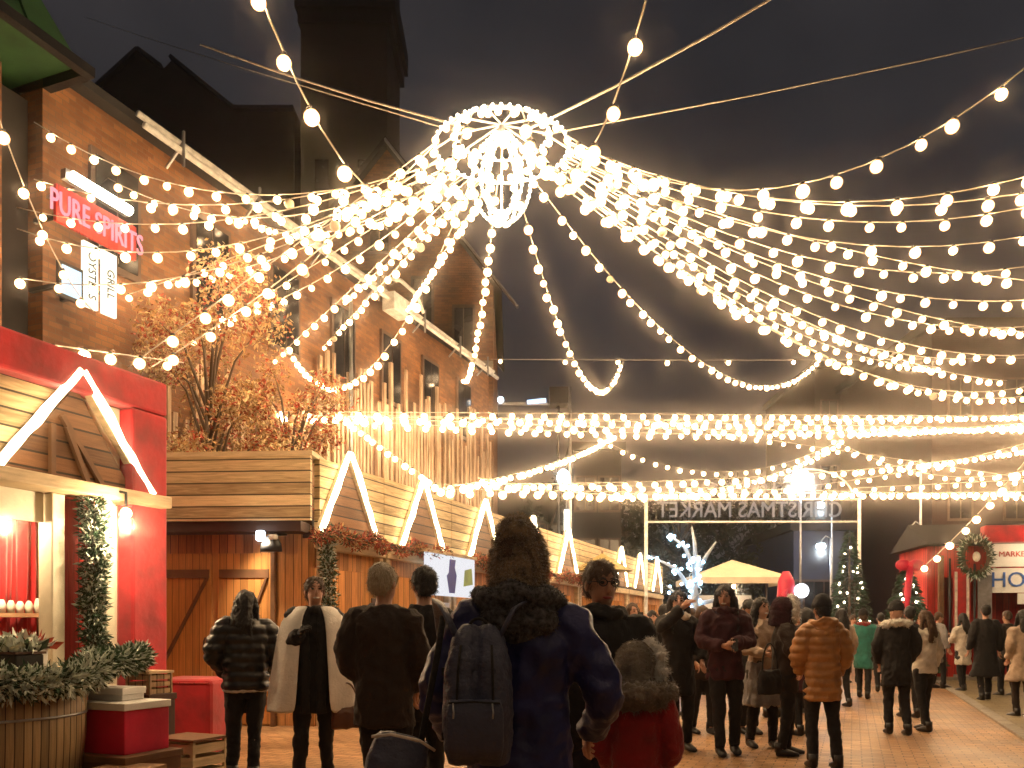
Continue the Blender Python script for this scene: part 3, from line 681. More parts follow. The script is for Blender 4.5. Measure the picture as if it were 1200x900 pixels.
for px, Y, h, c, hc, st, fa, lb in far:
    person(lb, px, Y, h, fa, arms=random.choice([None, POCK, FOLD, ONE]), coat=c, coatlen=random.choice([.6, .75, .8]), legs='black_cloth', hair=st, haircol=hc, vox=.028, group='far crowd in the street', skin=random.choice(['skin', 'skin2']))
# ------------------------------------------------------------------ setting
def sheet(name, t0, t1, s0, s1, z, m):
    b = MB(); b.add([(s0, t0, z), (s1, t0, z), (s1, t1, z), (s0, t1, z)], [(0,1,2,3)])
    o = b.build(name, m, None, (-7.6, 0, 0), -ANG); return tag(o, kind='structure')
def structure(o): o['kind'] = 'structure'; return o
sheet('ground', -55, 150, -90, 100, -.004, M['ground'])
sheet('road', -12, 90, -14, 9.0, .0, M['paving'])
sheet('pavement', -12, 90, 9.16, 24, .03, M['paving2'])
b = MB(); b.box((9.0, -12, 0), (9.16, 90, .034)); structure(b.build('kerb', M['kerb'], None, (-7.6, 0, 0), -ANG))

# ------------------------------------------------------------------ far buildings
C = thing('factory_building', 'black silhouette of a gabled factory roof against the sky on the left', 'building', at(200, 735, 45)*1 - Vector((0, 0, CAMZ)))
def sil(pts, Y, base):
    return [at(x, y, Y)-base for x, y in pts]
base = C.location.copy()
o = sil([(30, 735), (30, 112), (108, 112), (163, 62), (190, 82), (201, 71), (240, 100), (275, 131), (345, 131), (345, 735)], 45, base)
for p in o:
    if p.z < 2: p.z = 0
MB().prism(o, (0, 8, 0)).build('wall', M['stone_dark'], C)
b = MB()
for (x0, y0), (x1, y1) in (((108, 112), (163, 62)), ((163, 62), (190, 82)), ((201, 71), (275, 131)), ((275, 131), (345, 131))):
    b.bar(at(x0, y0, 45)-base+Vector((0, 4, .1)), at(x1, y1, 45)-base+Vector((0, 4, .1)), 8.6, .18)
b.build('roof', M['slate'], C)
D = thing('brick_tower', 'tall black tower rising behind the ring chandelier', 'tower', (-8.4, 44, 0))
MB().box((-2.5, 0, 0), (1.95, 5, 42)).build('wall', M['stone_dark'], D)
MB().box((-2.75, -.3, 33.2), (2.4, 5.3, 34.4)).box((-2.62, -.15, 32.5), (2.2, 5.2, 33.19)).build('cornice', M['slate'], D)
for q in (-1.4, .8):
    MB().box((q-.35, -.04, 22), (q+.35, .1, 25.5)).build('window', M['glass'], D)

# brick gable building (behind the left facade)
Gb = thing('gabled_building', 'brown brick building with a steep gable behind the white pipe', 'building', (-4.4, 30, 0))
hw = 3.74
MB().prism([(-hw, 0, 0), (hw, 0, 0), (hw, 0, 13.4), (0, 0, 18.2), (-hw, 0, 13.4)], (0, 9, 0)).build('wall', M['brick'], Gb)
b = MB()
for sx in (1, -1):
    b.prism([(0, -.35, 18.25), (sx*(hw+.3), -.35, 13.1), (sx*(hw+.3), -.35, 13.3), (0, -.35, 18.5)], (0, 9.6, 0))
b.build('roof', M['slate'], Gb)
b = MB()
b.bar((0, -.42, 18.3), (hw+.85, -.42, 12.5), .06, .22, up=(0, -1, 0)); b.build('rake_board', M['steel'], Gb)
for x0, z0, z1 in ((-2.9, 11.2, 13.4), (-1.2, 11.2, 13.8), (-.6, 14.6, 16.2), (.9, 11.4, 13.6), (2.35, 9.8, 12.6), (2.35, 6.2, 8.2), (.9, 6.2, 8.4), (-.9, 6.2, 8.4)):
    f = MB().box((x0-.05, -.06, z0-.08), (x0+.75, -.002, z1+.12)).build('window', M['frame'], Gb)
    MB().box((x0+.03, -.075, z0), (x0+.33, -.061, z1)).box((x0+.37, -.075, z0), (x0+.67, -.061, z1)).build('pane', M['glass'], f)
MB().box((-hw, -.08, 10.5), (hw, -.002, 10.75)).build('string_course', M['kerb'], Gb)

# long facade on the left
A0, A1, EZ = 11.9, 28.4, 9.6
Ab = rowthing('brick_warehouse', 'long orange brick warehouse behind the stalls with a white pipe along its eaves', 'building', 0, -4)
MB().box((-8, A0, 0), (0, A1, EZ)).build('wall', M['brick'], Ab)
MB().prism([(.25, A0-.1, EZ), (.25, A0-.1, EZ+.14), (-4, A0-.1, EZ+2.1), (-8.2, A0-.1, EZ+.14), (-8.2, A0-.1, EZ)], (0, A1-A0+.2, 0)).build('roof', M['slate'], Ab)
for i, t in enumerate((13.2, 15.4, 17.6, 19.8, 22.0, 24.2, 26.4)):
    for z0, z1 in ((4.4, 6.2), (7.2, 8.8)):
        if z0 < 7: continue
        f = MB().box((.002, t-.5, z0-.1), (.07, t+.5, z1+.1)).build('window', M['frame'], Ab)
        MB().box((.071, t-.42, z0), (.085, t-.02, z1)).box((.071, t+.02, z0), (.085, t+.42, z1)).build('pane', M['glass'], f)
b = MB()
rr = random.Random(3); t = 14.2
while t < A1-.1:
    w = rr.uniform(.07, .13); b.box((.075+rr.uniform(0, .03), t, 3.9+rr.uniform(-.2, .1)), (.13+rr.uniform(0, .04), t+w, (5.4 if t < 18.6 else 7.2)+rr.uniform(-.6, 1.1))); t += w+rr.choice([.05, .09, .18])
b.build('timber_screen', M['board_pale'], Ab)
b = MB(); rr = random.Random(5); x = .9
while x < 3.6:
    w = rr.uniform(.07, .12); b.box((x, -.1-rr.uniform(0, .04), 4.5), (x+w, -.01, 8.6+rr.uniform(-.5, 1.3))); x += w+rr.choice([.06, .12, .2])
b.build('timber_screen', M['board_pale'], Gb)
# pipe thing
Pp = rowthing('roof_pipe', 'long white twin pipe running down along the warehouse eaves', 'pipe', 0, -3.7)
pz = EZ+.12
for dx, dz in ((0, 0), (.14, -.22)):
    MB().tube([(dx, A0+1.5, pz+dz), (dx, 20, pz+dz), (dx, 25, pz+dz-.05), (dx, A1-.3, pz+dz-.1)], .055, 10).build('pipe', M['white_steel'], Pp)
for t in (14.2, 16.2, 18.4, 20.6, 23.0, 25.2, 27.2):
    MB().bar((-.18, t, pz-.45), (.2, t, pz-.1), .04, .04).bar((.2, t, pz-.5), (.2, t, pz+.1), .04, .04).build('bracket', M['steel'], Pp)
MB().box((-.05, 21.2, pz-.5), (.3, 22.0, pz-.05)).build('junction_box', M['white_steel'], Pp, bevel=.02)
MB().tube([(.25, 20.9, pz+.15), (.25, 21.6, pz+.35), (.25, 22.4, pz+.3), (.2, 22.9, pz)], .05, 8).build('elbow', M['white_steel'], Pp)
for i, z in enumerate((0,)):
    MB().tube([(-.12, 19.9, 4), (-.12, 19.9, 9.3)], .05, 8).build('downpipe', M['steel'], Pp)

# near brick house with green copper roof
Hs = rowthing('brick_house', 'orange brick house corner with a green copper roof at the left edge', 'building', 0, -4)
MB().box((-6, 2, 0), (0, 11.25, 9.3)).build('wall', M['brick'], Hs)
MB().box((-.6, 9.4, 9.31), (.08, 11.0, 12.6)).box((-.7, 9.3, 9.2), (.16, 11.1, 9.45)).build('chimney', M['brick'], Hs)
b = MB()
r0 = (-6.4, 1.6, .75, 11.9, 9.46); r1 = (-5.6, 2.6, -.1, 11.2, 11.3)
vs = [(r0[0], r0[1], r0[4]), (r0[2], r0[1], r0[4]), (r0[2], r0[3], r0[4]), (r0[0], r0[3], r0[4]), (r1[0], r1[1], r1[4]), (r1[2], r1[1], r1[4]), (r1[2], r1[3], r1[4]), (r1[0], r1[3], r1[4])]
b.add(vs, [(0,3,2,1), (4,5,6,7), (0,1,5,4), (1,2,6,5), (2,3,7,6), (3,0,4,7)])
for i in range(16):
    t = 2.4+i*.58; u = .0
    b.bar((r0[2], t, r0[4]+.02), (r1[2], t, r1[4]+.02), .03, .05)
b.build('roof', M['copper'], Hs)
MB().box((.76, 1.6, 9.32), (.9, 12.02, 9.46)).box((-3, 11.9, 9.32), (.75, 12.04, 9.46)).build('gutter', M['black_metal'], Hs)
MB().box((-2, 11.25, 0), (-.3, 12.0, 9.2)).build('dark_annex', M['stone_dark'], Hs)
for t, z0 in ((9.9, 6.0), (7.6, 6.0)):
    f = MB().box((.002, t-.4, z0), (.06, t+.4, z0+1.7)).build('window', M['frame'], Hs)
    MB().box((.061, t-.33, z0+.07), (.075, t+.33, z0+1.63)).build('pane', M['glass'], f)

# signs on the warehouse
def text_mesh(s, size, depth, m, parent, loc, rot, name='lettering', align='CENTER', sx=1.0, off=0.0):
    cu = bpy.data.curves.new('t', 'FONT'); cu.body = s; cu.size = size; cu.extrude = depth; cu.align_x = align; cu.align_y = 'CENTER'; cu.resolution_u = 3; cu.offset = off
    o = bpy.data.objects.new('t', cu); COL.objects.link(o)
    dg = bpy.context.evaluated_depsgraph_get(); me = bpy.data.meshes.new_from_object(o.evaluated_get(dg)); bpy.data.objects.remove(o)
    me.materials.clear(); me.materials.append(m)
    q = bpy.data.objects.new(name, me); COL.objects.link(q); q.location = loc; q.rotation_euler = rot; q.scale = (sx, 1, 1)
    if parent: q.parent = parent
    return q
def at_wall(px, s):      # point on a vertical plane s metres out from the row, seen at column px
    # X = -7.6 + .4Y + s/CA
    u = (px-600)/F
    Y = (-7.6+s/CA)/(u-.4)
    return Y
def st_of(px, py, s):
    Y = at_wall(px, s); X = (px-600)/F*Y
    t = SA*(X+7.6)+CA*Y
    return t, CAMZ+(HOR-py)/F*Y
SG = -3.2
t0, z0 = st_of(66, 243, SG); t1, z1 = st_of(160, 280, SG); 
S1 = rowthing('shop_sign', 'red shop sign with pink lettering under the white tube light', 'sign', (t0+t1)/2, SG, z=(z0+z1)/2)
hwid = abs(t1-t0)/2
MB().box((-.06, -hwid, -.26), (0, hwid, .26)).build('panel', M['red'], S1, bevel=.01)
MB().box((-.8, -hwid*.6, -.03), (-.061, -hwid*.6+.05, .03)).box((-.8, hwid*.6, -.03), (-.061, hwid*.6+.05, .03)).build('arm', M['black_metal'], S1)
text_mesh('PURE SPIRITS', .44, .012, M['pink_letter'], S1, (.014, 0, -.01), (R(90), 0, R(90)), sx=.66)
t0, z0 = st_of(82, 207, SG); t1, z1 = st_of(150, 248, SG)
S2 = rowthing('tube_light', 'white fluorescent tube light slanting above the red shop sign', 'lamp', t0, SG, z=z0)
MB().tube([(.04, 0, 0), (.04, t1-t0, z1-z0)], .075, 12).build('tube', M['tube'], S2)
MB().bar((-.06, -.06, .03), (-.06, t1-t0+.06, z1-z0+.03), .1, .14).bar((-.8, .3, 0), (-.1, .3, 0), .04, .04).build('housing', M['steel'], S2)
t0, z0 = st_of(98, 285, SG); t1, z1 = st_of(138, 370, SG)
S3 = rowthing('lit_menu_board', 'tall lit white menu board with dark lettering below the red sign', 'sign', (t0+t1)/2, SG, z=(z0+z1)/2)
hh = abs(z0-z1)/2+.05; hwid = abs(t1-t0)/2
for k_, y0 in enumerate((-hwid, .03)):
    MB().box((-.05, y0, -hh), (0, y0+hwid-.05, hh)).build('lit_face', M['lit_sign'], S3)
    text_mesh('OYSTERS' if k_ == 0 else 'GRILL', .19, .004, M['black_metal'], S3, (.006, y0+hwid*.45, 0), (Matrix(((0, 0, 1), (0, 1, 0), (-1, 0, 0))) @ Matrix.Rotation(0, 3, 'Z')).to_euler(), sx=.9)
MB().box((-.8, -.03, -.2), (-.051, .03, -.14)).build('arm', M['black_metal'], S3)
t0, z0 = st_of(75, 312, SG); t1, z1 = st_of(92, 350, SG)
S4 = rowthing('small_lit_sign', 'small blue white lit sign left of the white menu board', 'sign', (t0+t1)/2, SG, z=(z0+z1)/2)
MB().box((-.06, -.2, -.25), (0, .2, .25)).build('housing', M['black_metal'], S4)
MB().box((.001, -.16, -.2), (.012, .16, .2)).build('lit_face', glow('cold_sign', (.6, .85, 1), 1.3), S4)
MB().box((-.8, -.03, -.03), (-.061, .03, .03)).build('arm', M['black_metal'], S4)

# ------------------------------------------------------------------ foliage
def scatter_clump(b, c, r, n, size, mis, rnd):
    for _ in range(n):
        d = Vector((rnd.gauss(0, 1), rnd.gauss(0, 1), rnd.gauss(0, 1))).normalized()*r*rnd.random()**.45
        b.leaf(Vector(c)+d, size*rnd.uniform(.6, 1.3), rnd.choice(mis), Vector((rnd.gauss(0, 1), rnd.gauss(0, 1), rnd.gauss(-.3, 1))))
def tree(label, x, y, z0, h, rad, n, size, mats, name='tree', group=None, seed=1, trunk=.09, base=.35, barkm='bark'):
    rnd = random.Random(seed)
    T = thing(name, label, 'tree', (x, y, z0), 0, group)
    tb = MB(); top = Vector((rnd.uniform(-.1, .1), rnd.uniform(-.1, .1), h*.9))
    tb.tube([(0, 0, 0), (.03, 0, h*.25), (rnd.uniform(-.08, .08), .02, h*.55), top], [trunk, trunk*.8, trunk*.5, trunk*.15], 8)
    cl = []
    for i in range(26):
        u = rnd.uniform(base, .95); a = rnd.uniform(0, 6.283); rr_ = rad*rnd.uniform(.35, 1)*math.sin(min(1, (1.02-u)/(1-base)*1.1+.25)*math.pi*.62)
        p0 = Vector((0, 0, h*u*.8)); p1 = Vector((math.cos(a)*rr_, math.sin(a)*rr_, h*u+rnd.uniform(-.05, .1)*h))
        tb.tube([p0, p0.lerp(p1, .5)+Vector((0, 0, .05*h)), p1], [trunk*.35, trunk*.2, trunk*.06], 5); cl.append(p1)
    tb.build('trunk', M[barkm], T)
    cb = MB(); mis = list(range(len(mats)))
    for c in cl: scatter_clump(cb, c, rad*rnd.uniform(.25, .42), n//26, size, mis, rnd)
    cb.build('crown', [M[m] for m in mats], T)
    return T
tree('orange leaved tree lit by the bulbs behind the red stall', -4.75, 13.4, 0, 6.7, 1.4, 11000, .085, ['leaf_copper', 'leaf_gold', 'leaf_copper', 'leaf_red', 'leaf_gold'], seed=4, base=.5)
tree('smaller copper tree right beside the taller orange tree', -3.75, 14.4, 0, 5.6, 1.0, 5200, .08, ['leaf_copper', 'leaf_gold', 'leaf_red'], seed=9, base=.55)

# dark treeline and buildings at the end of the street
for i, (px, Y, h, r_) in enumerate(((640, 44, 8.2, 2.6), (735, 48, 8.6, 3.0), (795, 46, 8.0, 2.8), (850, 50, 9.0, 3.2), (905, 47, 8.8, 3.0), (1035, 45, 9.4, 3.0))):
    tree(['dark tree left of the tall lamp post', 'dark tree above the three nearest-set far triangles', 'dark tree behind the blue lit tree', 'dark tree above the cream canopy', 'dark tree behind the blue street lamps', 'dark tree behind the right sign post'][i],
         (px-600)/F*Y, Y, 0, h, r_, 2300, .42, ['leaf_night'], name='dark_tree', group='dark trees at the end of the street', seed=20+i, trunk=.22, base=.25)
def block(label, px0, px1, ytop, Y, dep, m, wins, cols):
    x0, x1 = (px0-600)/F*Y, (px1-600)/F*Y; H_ = CAMZ+(HOR-ytop)/F*Y; w = x1-x0
    T = thing('dark_building', label, 'building', ((x0+x1)/2, Y, 0))
    MB().box((-w/2, 0, 0), (w/2, dep, H_)).build('wall', m, T)
    MB().box((-w/2-.2, -.2, H_+.002), (w/2+.2, dep+.2, H_+.4)).build('cornice', M['slate'], T)
    for r_ in range(wins):
        for c in range(cols):
            x = -w/2+w*(c+.5)/cols; z = H_*(r_+.6)/(wins+.3)
            f = MB().box((x-.55, -.06, z-.9), (x+.55, -.002, z+.9)).build('window', M['frame'], T)
            MB().box((x-.45, -.075, z-.8), (x-.03, -.061, z+.8)).box((x+.03, -.075, z-.8), (x+.45, -.061, z+.8)).build('pane', M['glass'], f)
    return T
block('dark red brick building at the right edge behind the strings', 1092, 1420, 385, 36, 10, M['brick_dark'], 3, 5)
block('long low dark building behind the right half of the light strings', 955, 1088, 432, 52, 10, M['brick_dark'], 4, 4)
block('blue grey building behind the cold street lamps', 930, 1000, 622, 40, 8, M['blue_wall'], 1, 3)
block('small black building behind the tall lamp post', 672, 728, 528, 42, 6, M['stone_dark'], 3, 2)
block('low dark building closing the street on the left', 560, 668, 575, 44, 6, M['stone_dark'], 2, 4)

# ------------------------------------------------------------------ stalls of the left row
def goods(b, rnd, y0, y1, z):
    for _ in range(16):
        y = rnd.uniform(y0, y1); x = rnd.uniform(-.35, .0); r_ = rnd.uniform(.03, .06)
        b.ell((x, y, z+r_), r_, 8, 6, rnd.randrange(3))
cents = [13.58, 15.88, 18.53, 21.28, 23.9, 26.5, 29.35, 31.9, 34.7]
bnds = [12.95]+[(a+b_)/2 for a, b_ in zip(cents, cents[1:])]+[36.2]
ordn = ['nearest wooden market stall with a lit triangle, right of the plank doors', 'second lit triangle stall counted from the plank doors', 'third lit triangle stall, left of the tall brown hat', 'stall with a lit triangle directly behind the tall brown hat',
        'stall with a lit triangle just right of the tall brown hat', 'stall without a lit triangle behind the olive parasol', 'first of the three distant close-set triangle stalls', 'middle of the three distant close-set triangle stalls', 'last of the three distant close-set triangle stalls']
ropn = ['first lit rope triangle above the shed end, biggest after the red stall one', 'second lit rope triangle from the shed', 'third lit rope triangle, just left of the brown hat', 'fourth lit rope triangle, half hidden by the brown hat',
        'lit rope triangle immediately right of the brown hat', None, 'left one of the three small distant rope triangles', 'middle one of the three small distant rope triangles', 'right one of the three small distant rope triangles']
ZW, ZP = 2.66, 3.78
def stall(i, t0, t1, tc):
    rnd = random.Random(100+i)
    T = rowthing('market_stall', ordn[i], 'stall', tc, 0, 'wooden market stalls along the left side')
    a, c = t0-tc+.01, t1-tc-.01; dp = -2.4; ow = min(.85, (c-a)/2-.25)
    b = MB(); b.box((-.08, a, 0), (0, -ow, ZW)); b.box((-.08, ow, 0), (0, c, ZW)); b.box((-.08, -ow, 0), (0, ow, 1.05)); b.box((-.08, -ow, 2.25), (0, ow, ZW))
    b.build('front_wall', M['plank_v'], T)
    MB().box((dp, a, 0), (dp+.08, c, ZW)).box((dp+.081, a, 0), (-.081, a+.07, ZW)).box((dp+.081, c-.07, 0), (-.081, c, ZW)).build('side_wall', M['plank_v'], T)
    MB().box((dp, a, ZW+.002), (.06, c, ZW+.1)).build('roof', M['dark_wood'], T)
    MB().box((.0, a, ZW+.102), (.09, c, ZP)).build('parapet', M['plank_h'], T)
    MB().box((.002, a+.02, ZW-.16), (.14, c-.02, ZW)).build('beam', M['beam'], T, bevel=.01)
    MB().box((-.3, -ow-.05, 1.052), (.28, ow+.05, 1.1)).build('counter', M['beam'], T, bevel=.008)
    for y in (a+.1, c-.1): MB().box((.002, y-.06, 0), (.11, y+.06, ZW-.161)).build('post', M['beam'], T, bevel=.01)
    b = MB(); goods(b, rnd, -ow+.1, ow-.1, 1.1); tag(b.build('goods', [M['red'], M['white_paper'], M['leaf_copper']], T), kind='stuff')
    MB().box((.112, c-.42, 1.35), (.13, c-.16, 1.85)).build('price_board', M['white_paper' if i % 2 else 'dark_wood'], T, bevel=.004)
    # gable panel behind the rope
    if ropn[i]:
        MB().prism([(.092, -.78, ZW+.04), (.092, .78, ZW+.04), (.092, 0, ZP+.06)], (.05, 0, 0)).build('gable_panel', M['plank_dark'], T)
    return T
for i, tc in enumerate(cents): stall(i, bnds[i], bnds[i+1], tc)
def rope(label, t, s, z0, z1, hwid, r_=.05):
    T = rowthing('rope_light', label, 'rope light', t, s, 'lit rope triangles on the stall fronts', z=z0)
    for sx in (-1, 1):
        MB().tube([(.04+random.uniform(-.008, .008), sx*(hwid*(1-q/9)+.02*q/9)+random.uniform(-.012, .012), (z1-z0)*q/9) for q in range(10)], [r_*random.uniform(.85, 1.1) for _ in range(10)], 10).build('light_tube', M['rope'], T)
        MB().bar((-.02, sx*hwid, -.02), (-.02, 0, z1-z0-.02), .05, .09, up=(1, 0, 0)).build('batten', M['beam'], T)
for i, tc in enumerate(cents):
    if ropn[i]: rope(ropn[i], tc, .17, ZW+.08, 3.95, .76, .04)
# lamps inside the stalls
def lamp(label, t, s, z, power, col=(1, .68, .38), r_=.09):
    T = rowthing('hanging_lamp', label, 'lamp', t, s, 'lamps hanging inside the stalls', z)
    MB().loft([(0, .14, .14, 0, 0), (.07, .09, .09, 0, 0), (.11, .03, .03, 0, 0)], 14, power=2).build('lamp_shade', M['black_metal'], T)
    MB().tube([(0, 0, .1), (0, 0, 2.6-z if z < 2.5 else .3)], .008, 6).build('cord', M['black_metal'], T)
    MB().ell((0, 0, -.03), .05, 12, 8).build('lit_bulb', M['far_bulb'], T)
    l = bpy.data.lights.new('stall_lamp', 'POINT'); l.energy = power; l.color = col; l.shadow_soft_size = r_
    o = bpy.data.objects.new('lamp_light', l); COL.objects.link(o); o.location = (0, 0, -.14); o.parent = T
lmn = ['first', 'second', 'third', 'fourth', 'fifth', 'sixth', 'seventh', 'eighth', 'ninth']
for i, tc in enumerate(cents): lamp(f'lamp inside the {lmn[i]} wooden stall counted from the plank door shed', tc, -.9, 2.3, 38)

def garland(label, pts, rad, n, size, mats=('leaf_dark', 'leaf_frost', 'leaf_dark'), name='garland', seed=1, cat='garland', lights=0):
    rnd = random.Random(seed); pts = [Vector(p) for p in pts]; o0 = pts[0].copy()
    T = thing(name, label, cat, o0)
    pts = [p-o0 for p in pts]
    MB().tube(pts, .015, 6).build('stem', M['bark'], T)
    seg = [(pts[i+1]-pts[i]).length for i in range(len(pts)-1)]; tot = sum(seg); b = MB()
    for _ in range(int(n*2.2)):
        q = rnd.random()*tot; i = 0
        while q > seg[i] and i < len(seg)-1: q -= seg[i]; i += 1
        p = pts[i].lerp(pts[i+1], q/seg[i])
        d = Vector((rnd.gauss(0, 1), rnd.gauss(0, 1), rnd.gauss(0, 1))).normalized()
        rr_ = rad*rnd.random()**.6
        b.leaf(p+d*rr_*.75, size*.68*rnd.uniform(.6, 1.4), rnd.randrange(len(mats)), d+Vector((rnd.gauss(0, .5), rnd.gauss(0, .5), rnd.gauss(0, .5))), .3)
    b.build('needles', [M[m] for m in mats], T)
    return T
# garlands and swags on the row
a_, c_ = street(13.55, .26), street(13.55, .26)
garland('frosted garland on the post of the first triangle stall', [street(13.0, .2, 2.6), street(13.0, .22, 1.9), street(13.0, .2, .6)], .15, 1100, .1, seed=3)
for i, tc in enumerate(cents[:5]):
    garland(['red leaf swag under the first rope triangle', 'red leaf swag under the second rope triangle', 'red leaf swag under the third rope triangle', 'red leaf swag under the fourth rope triangle', 'red leaf swag under the fifth rope triangle'][i],
            [street(tc-.95, .25, 2.62), street(tc-.5, .3, 2.75), street(tc, .3, 2.62), street(tc+.5, .3, 2.75), street(tc+.95, .25, 2.62)], .13, 900, .1, ('leaf_red', 'leaf_copper', 'leaf_dark', 'leaf_red'), seed=40+i, name='swag')
# banner on the third stall: white with blue and green marks
B = rowthing('banner', 'lit white banner with a blue figure shape and green marks behind the dark haired man', 'banner', 16.6, .35, z=1.95)
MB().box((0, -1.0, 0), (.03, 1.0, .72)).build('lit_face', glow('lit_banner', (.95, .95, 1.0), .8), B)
MB().prism([(.032, -.1, .06), (.032, .12, .06), (.032, .2, .38), (.032, .12, .52), (.032, .16, .66), (.032, -.08, .66), (.032, -.12, .42), (.032, -.2, .36)], (.006, 0, 0)).build('blue_mark', M['navy_print'], B)
MB().prism([(.032, .5, .2), (.032, .9, .25), (.032, .85, .55), (.032, .55, .5)], (.006, 0, 0)).build('green_mark', M['green_print'], B)
MB().box((-.03, -1.05, .725), (.06, 1.05, .78)).build('batten', M['beam'], B)

# shed with plank doors facing the camera (closes the gap before the row)
Sx0, Sx1, Sy = -5.75, -2.86, 12.2
Sh = thing('wooden_shed', 'low wooden shed with orange plank doors between the red stall and the first triangle stall', 'shed', ((Sx0+Sx1)/2, Sy, 0), R(-4))
w = (Sx1-Sx0)/2
MB().box((-w, 0, 0), (w, .1, 2.85)).build('front_wall', M['plank_v'], Sh)
MB().box((-w, .101, 2.852), (w, 1.4, 2.95)).build('roof', M['dark_wood'], Sh)
MB().box((-w-.1, -.5, 2.86), (w+.16, -.42, 3.74)).build('fascia', M['plank_h'], Sh)
MB().box((-w-.1, -.42, 3.76), (w+.16, .2, 3.82)).build('coping', M['beam'], Sh)
MB().box((-w, -.42, 2.72), (w, -.01, 2.859)).build('beam', M['dark_wood'], Sh)
for x0, x1 in ((-1.02, .03), (.12, .9)):
    d = MB().box((x0, -.05, .02), (x1, -.003, 2.45)).build('door', M['door_wood'], Sh, bevel=.006)
    MB().bar((x0+.05, -.07, .3), (x1-.05, -.07, 2.1), .03, .1, up=(0, 1, 0)).box((x0+.03, -.075, 2.1), (x1-.03, -.052, 2.22)).box((x0+.03, -.075, .3), (x1-.03, -.052, .42)).build('brace', M['brown_wood'], d)
    MB().tube([(x1-.08, -.08, 1.0), (x1-.08, -.12, 1.05), (x1-.08, -.12, 1.2), (x1-.08, -.08, 1.25)], .012, 6).build('handle', M['black_metal'], d)
for p0, p1 in (((-1.35, -.1, 2.7), (-.98, -.1, 1.0)), ((-.98, -.1, 2.7), (-1.22, -.1, 1.5)), ((.95, -.1, 2.7), (.95, -.1, .0)), ((-1.42, -.1, .0), (-1.42, -.1, 2.7))):
    MB().bar(p0, p1, .06, .08, up=(0, 1, 0)).build('brace', M['brown_wood'], Sh)
fl = thing('floodlight', 'black floodlight with white housing under the shed beam', 'lamp', (-3.28, 11.62, 2.55), R(-20))
MB().tube([(0, .35, .15), (0, .1, .12), (0, 0, .05)], .02, 6).build('arm', M['black_metal'], fl)
MB().loft([(-.12, .16, .1, 0, 0), (-.02, .15, .1, 0, 0), (.07, .09, .07, 0, 0), (.1, .04, .04, 0, 0)], 16).build('housing', M['black_metal'], fl)
MB().box((-.16, -.13, .02), (-.06, -.04, .16)).build('lit_lens', M['cold_lamp'], fl, bevel=.02); MB().box((.04, -.13, .03), (.15, -.04, .1)).build('sensor', M['white_paper'], fl, bevel=.02)

sl = bpy.data.lights.new('flood', 'SPOT'); sl.energy = 140; sl.color = (1, .8, .55); sl.spot_size = R(120); sl.spot_blend = .7; sl.shadow_soft_size = .05
so_ = bpy.data.objects.new('lamp_light', sl); COL.objects.link(so_); so_.parent = fl; so_.location = (-.1, -.16, .06); so_.rotation_euler = (R(38), 0, R(-10))
# ------------------------------------------------------------------ the red stall, nearest on the left
T = rowthing('red_market_stall', 'red framed market stall with a big lit triangle at the left edge', 'stall', 0, 0)
ta, tb = 6.9, 9.78           # along the street; shop front plane x = 0
MB().box((-2.8, ta, 0), (-2.7, tb, 3.6)).build('back_wall', M['red'], T)
MB().box((-2.7, tb, 0), (.0, tb+.09, 3.66)).build('side_wall', M['red'], T)
MB().box((-2.7, ta-1.2, 3.6), (-.08, tb+.05, 3.68)).build('roof', M['dark_wood'], T)
MB().box((-.02, ta-1.2, 3.66), (.2, 9.98, 4.02)).build('red_fascia', M['red_fabric'], T, bevel=.03)
MB().box((-.02, 9.5, .0), (.2, 9.98, 3.658)).build('red_pillar', M['red_fabric'], T, bevel=.03)
MB().box((-.06, ta-1.2, 2.78), (.02, 9.48, 3.65)).build('plank_parapet', M['plank_h'], T)
MB().prism([(.022, 9.05, 3.64), (.022, 9.48, 3.64), (.022, 9.48, 2.8)], (.02, 0, 0)).build('cream_panel', M['cream'], T)
MB().prism([(.045, 8.12, 2.8), (.045, 9.6, 2.8), (.045, 8.9, 3.72)], (.05, 0, 0)).build('gable_panel', M['plank_dark'], T)
for p0, p1 in (((.1, 8.62, 2.8), (.1, 8.62, 3.3)), ((.1, 8.72, 3.4), (.1, 9.2, 2.8)), ((.1, 8.78, 3.3), (.1, 9.02, 2.8))):
    MB().bar(p0, p1, .05, .08, up=(1, 0, 0)).build('strut', M['brown_wood'], T)
MB().box((-.02, ta-1.2, 2.66), (.34, 9.9, 2.78)).build('beam', M['beam'], T, bevel=.012)
MB().box((-.02, ta-1.2, 2.38), (.02, 8.61, 2.655)).build('header_board', M['cream'], T)
for y0, y1 in ((8.62, 8.76), (9.24, 9.36), (7.1, 7.26)):
    MB().box((-.06, y0, 0), (.12, y1, 2.655)).build('post', M['cream'], T, bevel=.01)
MB().box((-.04, 8.77, 0), (.0, 9.23, 2.65)).build('red_panel', M['red'], T)
MB().box((-.04, 9.37, 0), (.0, 9.49, 2.65)).build('cream_panel', M['cream'], T)
MB().box((-.06, ta-.9, 0), (.02, 8.6, .98)).build('counter_front', M['barrel_wood'], T)
MB().box((-.5, ta-.9, .99), (.3, 8.6, 1.04)).build('counter', M['beam'], T, bevel=.01)
b = MB()
for i in range(14):
    b.tube([(-.95+.04*math.sin(i*1.9), 8.3+i*.075, 1.1), (-.95+.05*math.sin(i*2.3+1), 8.3+i*.075, 2.5)], .055, 8)
b.build('red_curtain', M['red_fabric'], T)
MB().box((-1.1, 9.33, 1.0), (-.9, 9.75, 2.5)).build('cupboard', M['brown_wood'], T)
MB().box((-.85, 7.4, 1.5), (-.6, 9.3, 1.54)).build('shelf', M['beam'], T)
